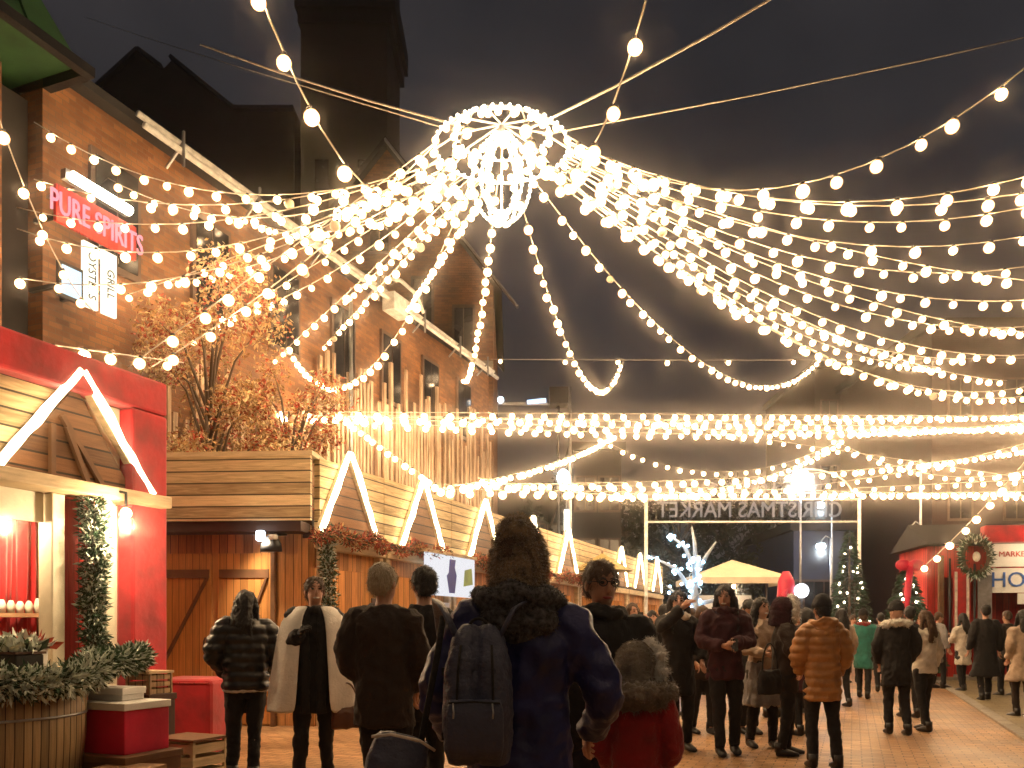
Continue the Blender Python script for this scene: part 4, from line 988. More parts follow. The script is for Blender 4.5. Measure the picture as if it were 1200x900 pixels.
rope('biggest lit rope triangle on the gable of the red stall', 8.9, .14, 2.8, 3.86, .88, .042)
lamp('lamp inside the red stall at the left edge', 8.5, -.4, 2.5, 110)
l = bpy.data.lights.new('spot', 'POINT')  # small lamp under the beam over the counter
l.energy = 75; l.color = (1, .72, .42); l.shadow_soft_size = .06
rnd = random.Random(31); b = MB()
for i in range(9): 
    y = 8.35+i*.1; b.loft([(1.54, .035, .035, -.72, y), (1.62, .04, .04, -.72, y), (1.66+rnd.uniform(0, .05), .018, .018, -.72, y)], 10, mi=rnd.randrange(3))
tag(b.build('jars', [M['white_paper'], M['leaf_copper'], M['leaf_frost']], T), kind='stuff')
T2 = rowthing('awning_lamp', 'small bulb lamp under the beam of the red stall', 'lamp', 9.2, .42, z=2.52)
MB().ell((0, 0, 0), .06, 12, 8).build('lit_bulb', M['bulb'], T2); MB().tube([(0, 0, .05), (0, 0, .2), (-.2, 0, .24)], .015, 6).build('arm', M['black_metal'], T2)
o = bpy.data.objects.new('lamp_light', l); COL.objects.link(o); o.location = (.1, -.1, -.14); o.parent = T2
garland('frosted fir garland wound up the post of the red stall', [street(9.0, .2, 2.62), street(9.0, .24, 2.1), street(9.0, .2, 1.5), street(9.02, .24, 1.05)], .16, 1700, .1, seed=11)
# round counter / half barrel
Bc = thing('barrel_counter', 'round counter of weathered vertical boards in the lower left corner', 'counter', (-4.3, 6.85, 0))
MB().loft([(0, .74, .74, 0, 0), (.5, .79, .79, 0, 0), (.93, .8, .8, 0, 0)], 40, power=2).build('barrel', M['barrel_wood'], Bc)
MB().loft([(.932, .86, .86, 0, 0), (.98, .86, .86, 0, 0)], 40, power=2, smooth=False).build('counter_top', M['beam'], Bc)
for z in (.2, .7): MB().tube([(.795*math.cos(a), .795*math.sin(a), z) for a in [2*math.pi*i/40 for i in range(40)]], .012, 6, closed=True).build('hoop', M['steel'], Bc)
ring = [(-4.3+.88*math.cos(a), 6.85+.88*math.sin(a), 1.02+.05*math.sin(a*3)) for a in [R(200)+R(215)*i/14 for i in range(15)]]
garland('thick frosted fir garland round the rim of the barrel counter', ring, .17, 3600, .1, ('leaf_dark', 'leaf_frost', 'leaf_frost'), seed=12)  # frost share raised; part of its white stands for the stall light
garland('dark fir garland spilling right from the barrel counter', [(-3.5, 7.1, 1.08), (-3.45, 7.6, 1.1), (-3.55, 8.1, 1.12), (-3.62, 8.3, 1.1)], .15, 1500, .1, ('leaf_dark', 'leaf_dark', 'leaf_frost'), seed=13)
def planter(label, x, y, z, w_, d_, h_, m, plant, seed):
    T = thing('planter', label, 'planter', (x, y, z), R(-20))
    MB().box((-w_/2, -d_/2, 0), (w_/2, d_/2, h_)).build('trough', M[m], T, bevel=.012)
    MB().box((-w_/2-.012, -d_/2-.012, h_+.001), (w_/2+.012, d_/2+.012, h_+.02)).build('rim', M['dark_wood'], T)
    rnd = random.Random(seed); b = MB()
    for _ in range(380):
        p = Vector((rnd.uniform(-w_/2, w_/2), rnd.uniform(-d_/2, d_/2), h_+rnd.uniform(0, .05)))
        b.leaf(p, rnd.uniform(.07, .16), rnd.randrange(len(plant)), Vector((rnd.gauss(0, .8), rnd.gauss(0, .8), rnd.uniform(.3, 1.2))), .5)
    b.build('leaves', [M[q] for q in plant], T)
planter('dark trough of frosted white plants on the barrel counter', -4.28, 6.95, .985, .95, .26, .2, 'black_metal', ['leaf_frost', 'leaf_frost', 'leaf_dark'], 5)
planter('pale trough with pink and white plants on the stall counter', -4.45, 7.55, 1.05, .7, .2, .16, 'white_paper', ['leaf_frost', 'leaf_red', 'leaf_frost'], 6)
# boxes and crates
def crate(label, x, y, z, w_, d_, h_, rz, m, lid=None, name='crate', slats=False):
    T = thing(name, label, 'box' if name != 'crate' else 'crate', (x, y, z), R(rz))
    if slats:
        for sx in (-1, 1):
            for sy in (-1, 1): MB().box((sx*w_/2-.03 if sx > 0 else -w_/2, sy*d_/2-.03 if sy > 0 else -d_/2, 0), (w_/2 if sx > 0 else -w_/2+.03, d_/2 if sy > 0 else -d_/2+.03, h_)).build('corner_post', M[m], T)
        n = 3; b = MB()
        for i in range(n):
            z0 = h_*(i+.12)/n; z1 = h_*(i+.8)/n
            b.box((-w_/2+.031, -d_/2+.002, z0), (w_/2-.031, -d_/2+.014, z1)); b.box((-w_/2+.031, d_/2-.014, z0), (w_/2-.031, d_/2-.002, z1))
            b.box((-w_/2+.002, -d_/2+.031, z0), (-w_/2+.014, d_/2-.031, z1)); b.box((w_/2-.014, -d_/2+.031, z0), (w_/2-.002, d_/2-.031, z1))
        b.box((-w_/2+.02, -d_/2+.02, .005), (w_/2-.02, d_/2-.02, .02)); b.build('slats', M[m], T)
        MB().box((-w_/2-.01, -d_/2-.01, h_+.001), (w_/2+.01, d_/2+.01, h_+.025)).build('lid', M[lid or m], T)
    else:
        MB().box((-w_/2, -d_/2, 0), (w_/2, d_/2, h_)).build('box_body', M[m], T, bevel=.01)
        MB().box((-w_/2-.012, -d_/2-.012, h_-.05), (w_/2+.012, d_/2+.012, h_+.012)).build('lid', M[lid or m], T, bevel=.006)
crate('pink red gift box with a white lid beside the barrel counter', -3.42, 7.45, .33, .62, .5, .42, -22, 'pink', 'white_paper', 'gift_box')
crate('low brown wooden box under the pink red gift box', -3.4, 7.4, 0, .78, .62, .32, -22, 'brown_wood', None, 'wooden_box')
crate('small straw coloured crate against the red pillar', -3.55, 8.35, .75, .3, .3, .2, -22, 'barrel_wood', 'beam', slats=True)
crate('dark stand under the small straw coloured crate', -3.56, 8.37, 0, .34, .34, .74, -22, 'dark_wood', None, 'display_stand')
crate('open slatted pine crate on the ground left of the red cube', -3.0, 7.95, 0, .5, .42, .36, -25, 'beam', 'brown_wood', slats=True)
crate('cardboard box in front of the low brown wooden box', -3.12, 6.9, 0, .46, .36, .26, -10, 'card', None, 'cardboard_box')
crate('white wrapped parcel on top of the pink red gift box', -3.48, 7.5, .765, .36, .28, .1, -15, 'white_paper', 'white_paper', 'parcel')
Q = thing('red_cube', 'big red upholstered cube on the paving by the plank doors', 'cube seat', (-3.52, 9.5, 0), R(-10))
MB().box((-.37, -.34, .03), (.37, .34, .84)).build('cushion', M['red_fabric'], Q, bevel=.05)
MB().box((-.36, -.33, 0), (.36, .33, .028)).build('base', M['black_metal'], Q)
MB().tube([(-.36, -.345, .8), (.36, -.345, .8)], .008, 6).build('piping', M['red'], Q)

# ------------------------------------------------------------------ right side stall
RX, RY = 13.0, 23.0
T = thing('red_market_stall', 'red and white market stall with a blue and white sign at the right edge', 'stall', (RX, RY, 0), R(-8))
MB().box((-1.7, 0, 0), (2.6, .1, 1.0)).box((-1.7, 0, 1.0), (-1.4, .1, 3.6)).box((-1.399, 0, 2.75), (2.6, .1, 3.6)).build('front_wall', M['red'], T)
MB().box((-1.7, 2.4, 0), (2.6, 2.5, 3.6)).box((-1.7, .101, 0), (-1.62, 2.399, 3.6)).build('side_wall', M['red'], T)
MB().prism([(-1.9, -.55, 3.62), (-1.9, 2.7, 3.62), (-1.9, 1.0, 4.3)], (4.8, 0, 0)).build('roof', M['slate'], T)
MB().box((-.6, -.95, 3.6), (2.7, -.6, 4.05)).build('awning', M['red_fabric'], T, bevel=.05)
S = MB().box((-.42, -.75, 2.98), (.8, -.68, 3.58)).build('upper_sign', M['white_paper'], T)
text_mesh('MARKET', .2, .006, M['red'], S, (.19, -.757, 3.3), (R(90), 0, 0), sx=1.0)
S = MB().box((-.5, -.77, 2.3), (.9, -.70, 2.94)).build('lower_sign', M['white_paper'], T)
text_mesh('HOT', .56, .008, M['blue_print'], S, (.2, -.78, 2.62), (R(90), 0, 0), sx=1.0)
MB().box((.25, -.83, 2.0), (.7, -.78, 2.28)).build('price_card', M['white_paper'], T)
MB().box((-1.5, -.4, 1.0), (2.5, .0, 1.06)).build('counter', M['beam'], T)
for x in (-1.55, 2.5): MB().box((x-.06, -.62, 0), (x+.06, -.5, 3.3)).build('post', M['brown_wood'], T)
MB().box((-2.4, -1.2, 0), (2.8, -.0, .12)).build('step', M['kerb'], T)
def rlamp(x, y, z, p, lab, col=(1, .72, .45)):
    T = thing('hanging_lamp', lab, 'lamp', (x, y, z))
    MB().ell((0, 0, 0), .08, 12, 8).build('lit_bulb', M['far_bulb'], T); MB().tube([(0, 0, .05), (0, 0, .5)], .01, 6).build('cord', M['black_metal'], T)
    l = bpy.data.lights.new('l', 'POINT'); l.energy = p; l.color = col; l.shadow_soft_size = .1
    o = bpy.data.objects.new('lamp_light', l); COL.objects.link(o); o.location = (0, -.05, -.18); o.parent = T
rlamp(13.9, 21.2, 3.6, 90, 'lamp in front of the red and white stall on the right')
def banner(label, x, y, z0, z1, w_, m, bord=None):
    T = thing('banner', label, 'banner', (x, y, 0), R(-8))
    MB().tube([(-w_/2-.08, 0, 0), (-w_/2-.08, 0, z1+.3)], .03, 8).build('pole', M['black_metal'], T)
    MB().box((-w_/2, -.015, z0), (w_/2, .015, z1)).build('cloth', M[m], T)
    if bord: MB().box((-w_/2+.03, -.025, z0+.05), (-w_/2+.1, -.016, z1-.05)).box((w_/2-.1, -.025, z0+.05), (w_/2-.03, -.016, z1-.05)).build('stripe', M[bord], T)
banner('tall red banner with pale stripes left of the red and white stall', 11.75, 22.3, .75, 2.9, .42, 'red_fabric', 'white_cloth')
banner('narrow grey banner between the red banner and the stall', 12.3, 22.2, 1.3, 2.75, .34, 'grey_cloth')
crate('red block at the foot of the red banner', 11.0, 22.4, 0, .9, .6, .9, -8, 'red', 'red', 'display_box')
w_ = thing('wreath', 'dark round wreath with a white centre hanging at the stall corner', 'wreath', (11.85, 21.8, 3.2))
MB().tube([(.33*math.cos(a), 0, .42*math.sin(a)) for a in [2*math.pi*i/24 for i in range(24)]], .05, 8, closed=True).build('ring', M['bark'], w_)
b = MB(); rnd = random.Random(8)
for _ in range(700):
    a = rnd.random()*6.283; b.leaf((.33*math.cos(a)+rnd.gauss(0, .05), rnd.gauss(0, .06), .42*math.sin(a)+rnd.gauss(0, .05)), .13, rnd.choice([0, 0, 0, 1]), Vector((math.cos(a), rnd.gauss(0, .5), math.sin(a))), .3)
b.build('needles', [M['leaf_dark'], M['leaf_frost']], w_)
MB().ell((0, -.03, 0), (.1, .05, .13)).build('bow', M['white_cloth'], w_)

# cream canopy stall, parasol, decorated trees, red and white props
T = thing('canopy_stall', 'stall with a flat cream canopy in the middle distance', 'stall', (7.35, 28.5, 0))
b = MB(); b.add([(-1.6, -1.3, 3.0), (1.6, -1.3, 3.0), (1.6, 1.3, 3.0), (-1.6, 1.3, 3.0), (0, 0, 3.65)], [(0, 1, 4), (1, 2, 4), (2, 3, 4), (3, 0, 4), (0, 3, 2, 1)]); b.build('canopy', M['canvas'], T)
MB().box((-1.6, -1.32, 2.8), (1.6, -1.301, 3.0)).box((-1.62, -1.3, 2.8), (-1.601, 1.3, 3.0)).box((1.601, -1.3, 2.8), (1.62, 1.3, 3.0)).build('valance', M['canvas'], T)
for sx in (-1, 1):
    for sy in (-1, 1): MB().tube([(1.5*sx, 1.2*sy, 0), (1.5*sx, 1.2*sy, 2.99)], .035, 8).build('post', M['dark_wood'], T)
MB().box((-1.4, -1.1, 0), (1.4, -.6, 1.0)).build('counter', M['plank_v'], T)
MB().box((-.9, .9, 1.5), (.9, .95, 2.5)).build('back_board', M['white_paper'], T)
rlamp(7.35, 28.3, 2.75, 30, 'lamp under the cream canopy', (1, .85, .6))
T = thing('parasol', 'olive parasol standing before the stall without a triangle', 'parasol', (2.5, 23.6, 0))
b = MB(); n = 12
b.add([(0, 0, 3.45)]+[(.85*math.cos(2*math.pi*i/n), .85*math.sin(2*math.pi*i/n), 2.95) for i in range(n)], [(0, 1+i, 1+(i+1) % n) for i in range(n)]+[tuple(range(n, 0, -1))]); b.build('canopy', M['olive_canvas'], T)
MB().tube([(0, 0, 0), (0, 0, 3.5)], .03, 8).build('pole', M['brown_wood'], T)
# blue lit tree
T = thing('lit_tree', 'bare tree wrapped in blue white lights', 'tree', (4.85, 22.6, 0))
rnd = random.Random(2); tb = MB(); paths = []
main = [Vector((0, 0, 0)), Vector((.05, 0, 1.3)), Vector((-.02, 0, 2.4)), Vector((.1, 0, 3.3))]
tb.tube(main, [.16, .13, .1, .06], 10); paths.append(main)
for a, z0, ln, up_ in ((2.9, 2.2, 1.2, 1.1), (.2, 2.0, 1.2, .1), (2.4, 2.9, .9, 1.0), (.8, 2.8, .9, .9), (4.4, 2.5, 1.0, .8), (1.6, 3.1, .7, 1.0), (3.3, 1.6, .8, .9)):
    p0 = Vector((0.02, 0, z0)); p2 = p0+Vector((math.cos(a)*ln, math.sin(a)*ln*.6, up_)); p1 = p0.lerp(p2, .5)+Vector((rnd.uniform(-.1, .1), 0, rnd.uniform(.05, .2)))
    tb.tube([p0, p1, p2], [.07, .05, .02], 7); paths.append([p0, p1, p2])
tb.build('trunk', M['pale_bark'], T)
def wrapped(T, name, paths, n, r_, m, spread=.12):
    me = MB().ell((0, 0, 0), r_, 6, 4).mesh('mini_bulb', M[m])
    for i in range(n):
        pa = paths[i % len(paths)] if i % 2 else paths[0]; q = rnd.random()*(len(pa)-1); j = int(q); p = pa[j].lerp(pa[j+1], q-j)
        a = rnd.random()*6.283; o = bpy.data.objects.new(name, me); COL.objects.link(o); o.parent = T
        o.location = p+Vector((math.cos(a)*spread, math.sin(a)*spread, 0))
LT = thing('string_lights', 'blue white string lights wound round the bare tree', 'string lights', (4.85, 22.6, 0))
wrapped(LT, 'bulb', paths, 98, .042, 'blue_mini', .14)
MB().tube([Vector((.17*math.cos(i*.9), .17*math.sin(i*.9), .3+i*.1)) for i in range(30)], .01, 5).build('cable', M['cable'], LT)
def xmas(label, x, y, h, rad, seed, bow=None):
    rnd = random.Random(seed); T = thing('fir_tree', label, 'tree', (x, y, 0))
    MB().tube([(0, 0, 0), (0, 0, h*.95)], [.07, .02], 8).build('trunk', M['bark'], T)
    b = MB()
    for _ in range(2600):
        u = rnd.random()**.7; z = h*(.12+.88*(1-u)); rr_ = rad*u*rnd.uniform(.5, 1.05); a = rnd.random()*6.283
        b.leaf((rr_*math.cos(a), rr_*math.sin(a), z), rnd.uniform(.12, .24), rnd.choice([0, 0, 0, 1]), Vector((math.cos(a), math.sin(a), -.3)), .3)
    b.build('crown', [M['leaf_dark'], M['leaf_night']], T)
    if bow:
        MB().ell((-.16, -.15, h+.05), (.2, .08, .14)).ell((.16, -.15, h+.05), (.2, .08, .14)).ell((0, -.2, h+.05), .08).tube([(0, -.2, h), (-.12, -.3, h-.6), (-.2, -.45, h-1.1)], [.08, .09, .04], 8).build('bow', M[bow], T)
    me = MB().ell((0, 0, 0), .035, 6, 4).mesh('fairy_bulb', M['mini'])
    for i in range(26):
        u = rnd.uniform(.1, 1); a = rnd.uniform(3.2, 6.2); o = bpy.data.objects.new('fairy_light', me); COL.objects.link(o); o.parent = T
        o.location = (rad*u*math.cos(a)*1.02, rad*u*math.sin(a)*1.02, h*(.12+.88*(1-u)))
xmas('dark fir tree with a pink red bow and small lights', 9.9, 21.4, 2.9, .85, 3, 'pink')
xmas('tall narrow fir tree dotted with small lights beside the right sign post', 10.4, 26.3, 4.4, .8, 4)
def prop_post(label, x, y, m1):
    T = thing('nutcracker_post', label, 'decoration', (x, y, 0))
    MB().tube([(0, 0, 0), (0, 0, 2.1)], .09, 10).build('post', M['white_paper'], T)
    MB().loft([(2.1, .2, .2, 0, 0), (2.35, .27, .25, 0, 0), (2.8, .24, .22, 0, 0), (3.1, .1, .1, 0, 0)], 14).build('ribbon_head', M[m1], T)
    MB().tube([(.1, -.1, 2.7), (-.15, -.24, 2.4), (.05, -.28, 2.1), (-.05, -.2, 1.7)], .07, 8).build('ribbon_tail', M[m1], T)
    return T
prop_post('white post topped with a red ribbon ball right of the cream canopy', 8.35, 26.0, 'pink')
gl = thing('globe_lamp', 'white globe lamp beside the red ribbon post', 'lamp', (8.75, 25.8, 0))
MB().tube([(0, 0, 0), (0, 0, 2.3)], .04, 8).build('post', M['black_metal'], gl); MB().ell((0, 0, 2.5), .22).build('globe', glow('white_globe', (.9, .92, 1), 4), gl)

# street lamps and poles
def slamp(label, px, py, Y, hcap=.14, warm=False, top=None, arm=0, cat='street lamp', power=60):
    p = at(px, py, Y); T = thing('street_lamp', label, cat, (p.x+arm, p.y, 0))
    zt = top if top else p.z+.3
    MB().tube([(0, 0, 0), (0, 0, zt*.5), (0, 0, zt)], [.06, .05, .04], 8).build('post', M['steel'], T)
    if arm: MB().tube([(0, 0, p.z+.3), (-arm*.5, 0, p.z+.42), (-arm, 0, p.z+.2)], .025, 7).build('arm', M['steel'], T)
    MB().ell((-arm, 0, p.z), (hcap, hcap, hcap*.8)).build('globe', M['cold_lamp'], T)
    MB().loft([(p.z+hcap*.55, hcap*1.2, hcap*1.2, -arm, 0), (p.z+hcap*.9, hcap*.6, hcap*.6, -arm, 0)], 12).build('cap', M['black_metal'], T)
    l = bpy.data.lights.new('l', 'POINT'); l.energy = power; l.color = (.7, .85, 1); l.shadow_soft_size = hcap*1.1
    o = bpy.data.objects.new('lamp_light', l); COL.objects.link(o); o.location = (-arm, -.02, p.z-hcap*1.3); o.parent = T
slamp('cold white street lamp glowing above the mirrored arch sign', 938, 556, 34, .3, power=400)
slamp('cold white lamp just under the mirrored sign on the right', 961, 592, 36, .2, arm=.5)
slamp('small cold lamp below the other cold lamps near the blue grey building', 962, 640, 35, .2, arm=.4)
slamp('thin lamp post with a small white lamp right of the sign', 1067, 625, 30, .1, top=7.3, arm=.35, power=40)
P = at(668, 560, 27); T = thing('lamp_post', 'tall thin post with a cold lamp and a white tube left of the sign', 'lamp post', (P.x, 27, 0))
MB().tube([(0, 0, 0), (0, 0, 5), (0, 0, 9.0)], [.07, .06, .04], 8).build('post', M['steel'], T)
MB().ell((-.22, -.1, P.z), (.2, .15, .26)).build('globe', M['cold_lamp'], T)
MB().tube([(-.12, -.1, 4.35), (-.12, -.1, 5.1)], .07, 10).build('light_tube', M['tube'], T)
MB().tube([(-.12, -.1, 5.15), (-.1, -.05, 5.6), (.1, 0, 5.75)], .03, 8).build('arm', M['steel'], T)
T = thing('roof_camera', 'black box with a cold lit bar on the mast above the far strings', 'mast', (at(655, 465, 27).x, 27.4, 0))
MB().tube([(0, 0, 0), (0, 0, 8.5)], .05, 8).build('mast', M['black_metal'], T)
MB().box((-.3, -.3, 8.5), (.3, .3, 9.05)).build('box', M['black_metal'], T, bevel=.03)
MB().box((-1.9, -.06, 8.52), (-.31, .06, 8.6)).build('bar', M['steel'], T)
MB().tube([(-1.0, -.1, 8.6), (-.4, -.1, 8.66)], .07, 8).build('lit_bar', glow('blue_bar', (.5, .7, 1), 2), T)
MB().ell((-1.85, -.08, 8.68), .1).build('lamp_head', M['cold_lamp'], T)

# mirrored arch sign (seen from behind)
AY = 28.0; p0, p1 = at(757, 588, AY), at(1007, 588, AY)
T = thing('arch_sign', 'metal arch sign reading Christmas Market in mirror writing', 'sign', ((p0.x+p1.x)/2, AY, 0))
hw_ = (p1.x-p0.x)/2; zc = CAMZ+(HOR-598)/F*AY
for sx in (-1, 1):
    MB().tube([(sx*hw_, 0, 0), (sx*hw_, 0, zc+.4)], .06, 8).build('post', M['white_steel'], T)
for z in (zc+.36, zc-.38): MB().tube([(-hw_, 0, z), (hw_, 0, z)], .035, 8).build('rail', M['white_steel'], T)
MB().tube([(hw_-1.7+1.5*math.cos(a), 0, zc+.4+.95*math.sin(a)) for a in [math.pi*.62*i/16 for i in range(17)]], .03, 8).build('arch', M['white_steel'], T)
text_mesh('CHRISTMAS MARKET', .74, .03, M['white_letter'], T, (-.1, 0, zc), (R(90), 0, R(180)), sx=.88)
text_mesh('Toronto', .7, .02, M['white_letter'], T, (-.3, 0, zc+.8), (R(90), 0, R(180)), sx=1.0)
# ------------------------------------------------------------------ light strings
def ico(r_, sub=2):
    import bmesh
    bm = bmesh.new(); bmesh.ops.create_icosphere(bm, subdivisions=sub, radius=r_)
    vs = [v.co.copy() for v in bm.verts]; fs = [tuple(v.index for v in f.verts) for f in bm.faces]; bm.free(); return vs, fs
def bulb_mesh(r_, m, sub=2):
    b = MB(); vs, fs = ico(r_, sub); b.add([v+Vector((0, 0, -r_*1.15)) for v in vs], fs, 0, True)
    b.tube([(0, 0, .01), (0, 0, -r_*.35)], [r_*.38, r_*.45], 8, 1)
    return b.mesh('globe_bulb', [M[m], M['socket']])
BN = bulb_mesh(.062, 'bulb'); BB = bulb_mesh(.064, 'bulb'); BF = bulb_mesh(.075, 'far_bulb', 2); BFF = bulb_mesh(.09, 'far_bulb', 2)  # globes oversized so that their discs carry some of the bloom
BN2 = bulb_mesh(.062, 'bulb_dim'); BX = bulb_mesh(.062, 'bulb_dead')
def string(label, P0, P1, sag, spacing, bm, name='string_lights', group='strings of globe bulbs over the street', skip=0.0, jitter=.2, cr=.008, first=.3, near_hub=False):
    P0 = Vector(P0); P1 = Vector(P1); L_ = (P1-P0).length
    T = thing(name, label, 'string lights', P0, 0, group)
    f = lambda u: (P1-P0)*u-Vector((0, 0, 4*sag*u*(1-u)))
    n = max(12, int(L_*2)); MB().tube([f(i/n) for i in range(n+1)], cr, 5).build('cable', M['cable'], T)
    pts = [f(i/300) for i in range(301)]; d = 0; nxt = first; cnt = 0
    for i in range(300):
        d += (pts[i+1]-pts[i]).length*(1.25 if near_hub and i < 75 else 1)
        if d >= nxt:
            nxt += spacing*random.uniform(1-jitter, 1+jitter)
            if random.random() < skip or cnt >= 100: continue
            q_ = random.random(); o = bpy.data.objects.new('bulb', bm if bm in (BF, BFF) or q_ < .68 else BN2 if q_ < .975 else BX); COL.objects.link(o); o.parent = T; o.location = pts[i+1]; cnt += 1; o.scale = (random.uniform(.85, 1.12),)*3
            o.rotation_euler = (random.gauss(0, .15), random.gauss(0, .15), 0)
def fit(p0, Y0, pm, p1, Y1):
    """3-D ends at their depths and the sag that makes the cable hang as low as it does at pm"""
    A = at(p0[0], p0[1], Y0); B_ = at(p1[0], p1[1], Y1)
    lo, hi = 0.0, 1.0
    best = min((abs(600+F*((A.x+(B_.x-A.x)*u)/(A.y+(B_.y-A.y)*u))-pm[0]), u) for u in [i/400 for i in range(4, 397)])
    u = best[1]; Yu = A.y+(B_.y-A.y)*u
    z = CAMZ+(HOR-pm[1])/F*Yu; zc_ = A.z+(B_.z-A.z)*u
    return A, B_, max(0.0, (zc_-z)/(4*u*(1-u)))
near = [
 ('highest string from the ring chandelier to the far left wall', (522, 140), 10.2, (250, 224), (40, 143), 12.3, .62),
 ('second highest string from the chandelier to the left wall', (524, 152), 10.3, (250, 240), (40, 210), 12.3, .62),
 ('string from the chandelier to the wall just above the white tube light', (522, 165), 10.2, (215, 262), (20, 243), 12.0, .62),
 ('string from the chandelier sagging to the wall beside the red shop sign', (526, 180), 10.3, (240, 292), (20, 268), 12.0, .62),
 ('string ending at the big bulb near the small lit sign', (530, 190), 10.0, (240, 318), (25, 326), 11.6, .7),
 ('string running from the chandelier to the wall below the lit menu board', (540, 205), 10.2, (290, 295), (150, 345), 13.8, .62),
 ('string coming down to the roof edge of the red stall on its left', (540, 215), 9.9, (255, 322), (150, 430), 9.2, .55),
 ('string coming down to the roof edge of the red stall on its right', (545, 225), 9.9, (320, 335), (178, 430), 9.4, .55),
 ('string from the chandelier to the top of the orange tree', (548, 235), 10.0, (350, 322), (228, 398), 15.2, .6),
 ('string from the chandelier to the wall right of the orange tree', (548, 240), 10.0, (400, 350), (318, 425), 17.4, .6),
 ('string that loops low before the end of the white pipe', (535, 258), 10.0, (440, 425), (338, 405), 18.0, .5),
 ('steep string from the chandelier to the lower end of the white pipe', (572, 262), 10.0, (563, 372), (543, 443), 25.8, .75),
 ('string from the chandelier across to the middle of the white pipe', (535, 205), 10.2, (430, 262), (262, 240), 17.5, .6),
 ('string from the chandelier dipping beside the junction box of the pipe', (550, 240), 10.2, (475, 285), (400, 355), 20.0, .7),
 ('string coming overhead toward the viewer left of the chandelier', (525, 160), 10.0, (379, 155), (285, -60), 6.0, .6),
 ('string coming overhead toward the viewer right of the chandelier', (668, 160), 10.0, (715, 130), (772, -60), 6.2, .6),
 ('highest right string with big bulbs rising to the right edge', (655, 150), 10.0, (925, 218), (1235, 52), 7.6, .5),
 ('second string on the right, nearly level at the right edge', (655, 160), 10.0, (975, 240), (1240, 218), 9.0, .55),
 ('third string on the right, just under the nearly level one', (658, 170), 10.1, (950, 256), (1240, 234), 9.6, .55),
 ('string on the right with widely spaced bulbs under the level pair', (660, 180), 10.2, (1000, 286), (1240, 268), 10.6, .62),
 ('string crossing the right side halfway down the sky', (662, 188), 10.2, (1000, 312), (1240, 305), 11.2, .55),
 ('string from the chandelier ending beside the top of the red building', (664, 196), 10.3, (940, 318), (1240, 348), 12.2, .55),
 ('string in the dense bundle running to the red building front', (660, 205), 10.3, (920, 335), (1240, 378), 13.2, .58),
 ('lower string of the dense bundle on the right', (655, 215), 10.3, (900, 345), (1240, 412), 14.6, .58),
 ('lowest string of the dense bundle on the right', (650, 222), 10.3, (880, 372), (1240, 442), 16.4, .6),
 ('string under the bundle ending low at the right edge', (664, 232), 10.3, (860, 358), (1240, 455), 19.0, .62),
 ('string from the chandelier looping down to the level sparse cable', (672, 240), 10.2, (800, 407), (962, 418), 26.5, .75),
 ('short looking hook shaped string under the chandelier on the right', (626, 255), 10.0, (672, 420), (728, 426), 24.0, .7),
 ('string from the chandelier to the middle of the bundle', (640, 240), 10.3, (830, 335), (1100, 430), 20.0, .66),
 ('string from the chandelier crossing above the dense bundle', (662, 176), 10.0, (880, 262), (1240, 332), 11.8, .56),
 ('extra string to the warehouse wall between the tube light and the pipe', 0, 0, (300, 255), (120, 205), 13.6, .62),
 ('string to the warehouse wall left of the upper tree top', 0, 0, (330, 300), (195, 330), 14.6, .62),
 ('string to the wall behind the middle of the orange tree', 0, 0, (370, 330), (255, 372), 16.0, .62),
 ('string to the warehouse wall under the junction box', 0, 0, (440, 330), (380, 405), 19.2, .62),
 ('string to the eaves just past the junction box', 0, 0, (500, 300), (470, 372), 23.0, .66),
 ('string in the upper right fan just under the highest one', 0, 0, (900, 232), (1240, 196), 8.6, .55),
 ('string in the middle of the right fan, ending far out of view', 0, 0, (850, 290), (1240, 392), 13.8, .6),
 ('string closing the lower edge of the right fan', 0, 0, (800, 300), (1180, 446), 18.0, .62),
 ('string from the chandelier to the left end of the far red building', 0, 0, (820, 318), (1130, 420), 17.0, .62),
]
for lb, p0, Y0, pm, p1, Y1, sp in near:
    E = at(p1[0], p1[1], Y1); h0 = at(588, 150, 10.0); dd = Vector((E.x-h0.x, E.y-h0.y, 0)).normalized()
    A = h0+dd*.78+Vector((0, 0, -.26)); q0 = (600+F*A.x/A.y, HOR-F*(A.z-CAMZ)/A.y)
    A, B_, sg = fit(q0, A.y, pm, p1, Y1)
    string(lb, A, B_, sg, sp*.74, BB if Y1 < 9 else BN, near_hub=True)
mid = [
 ('string of bulbs along the roof of the red stall', (-8, 395), 8.2, (90, 400), (215, 425), 10.5, .4),
 ('string of small bulbs high on the brick house wall', (-8, 120), 8.6, (60, 290), (110, 365), 12.4, .8),
]
for lb, p0, Y0, pm, p1, Y1, sp in mid:
    A, B_, sg = fit(p0, Y0, pm, p1, Y1); string(lb, A, B_, sg, sp, BN)
A, B_ = at(575, 421, 27.5), at(1250, 419, 27.5)
string('level cable with sparse drooping bulbs across the sky', A, B_, .05, 1.75, BF)
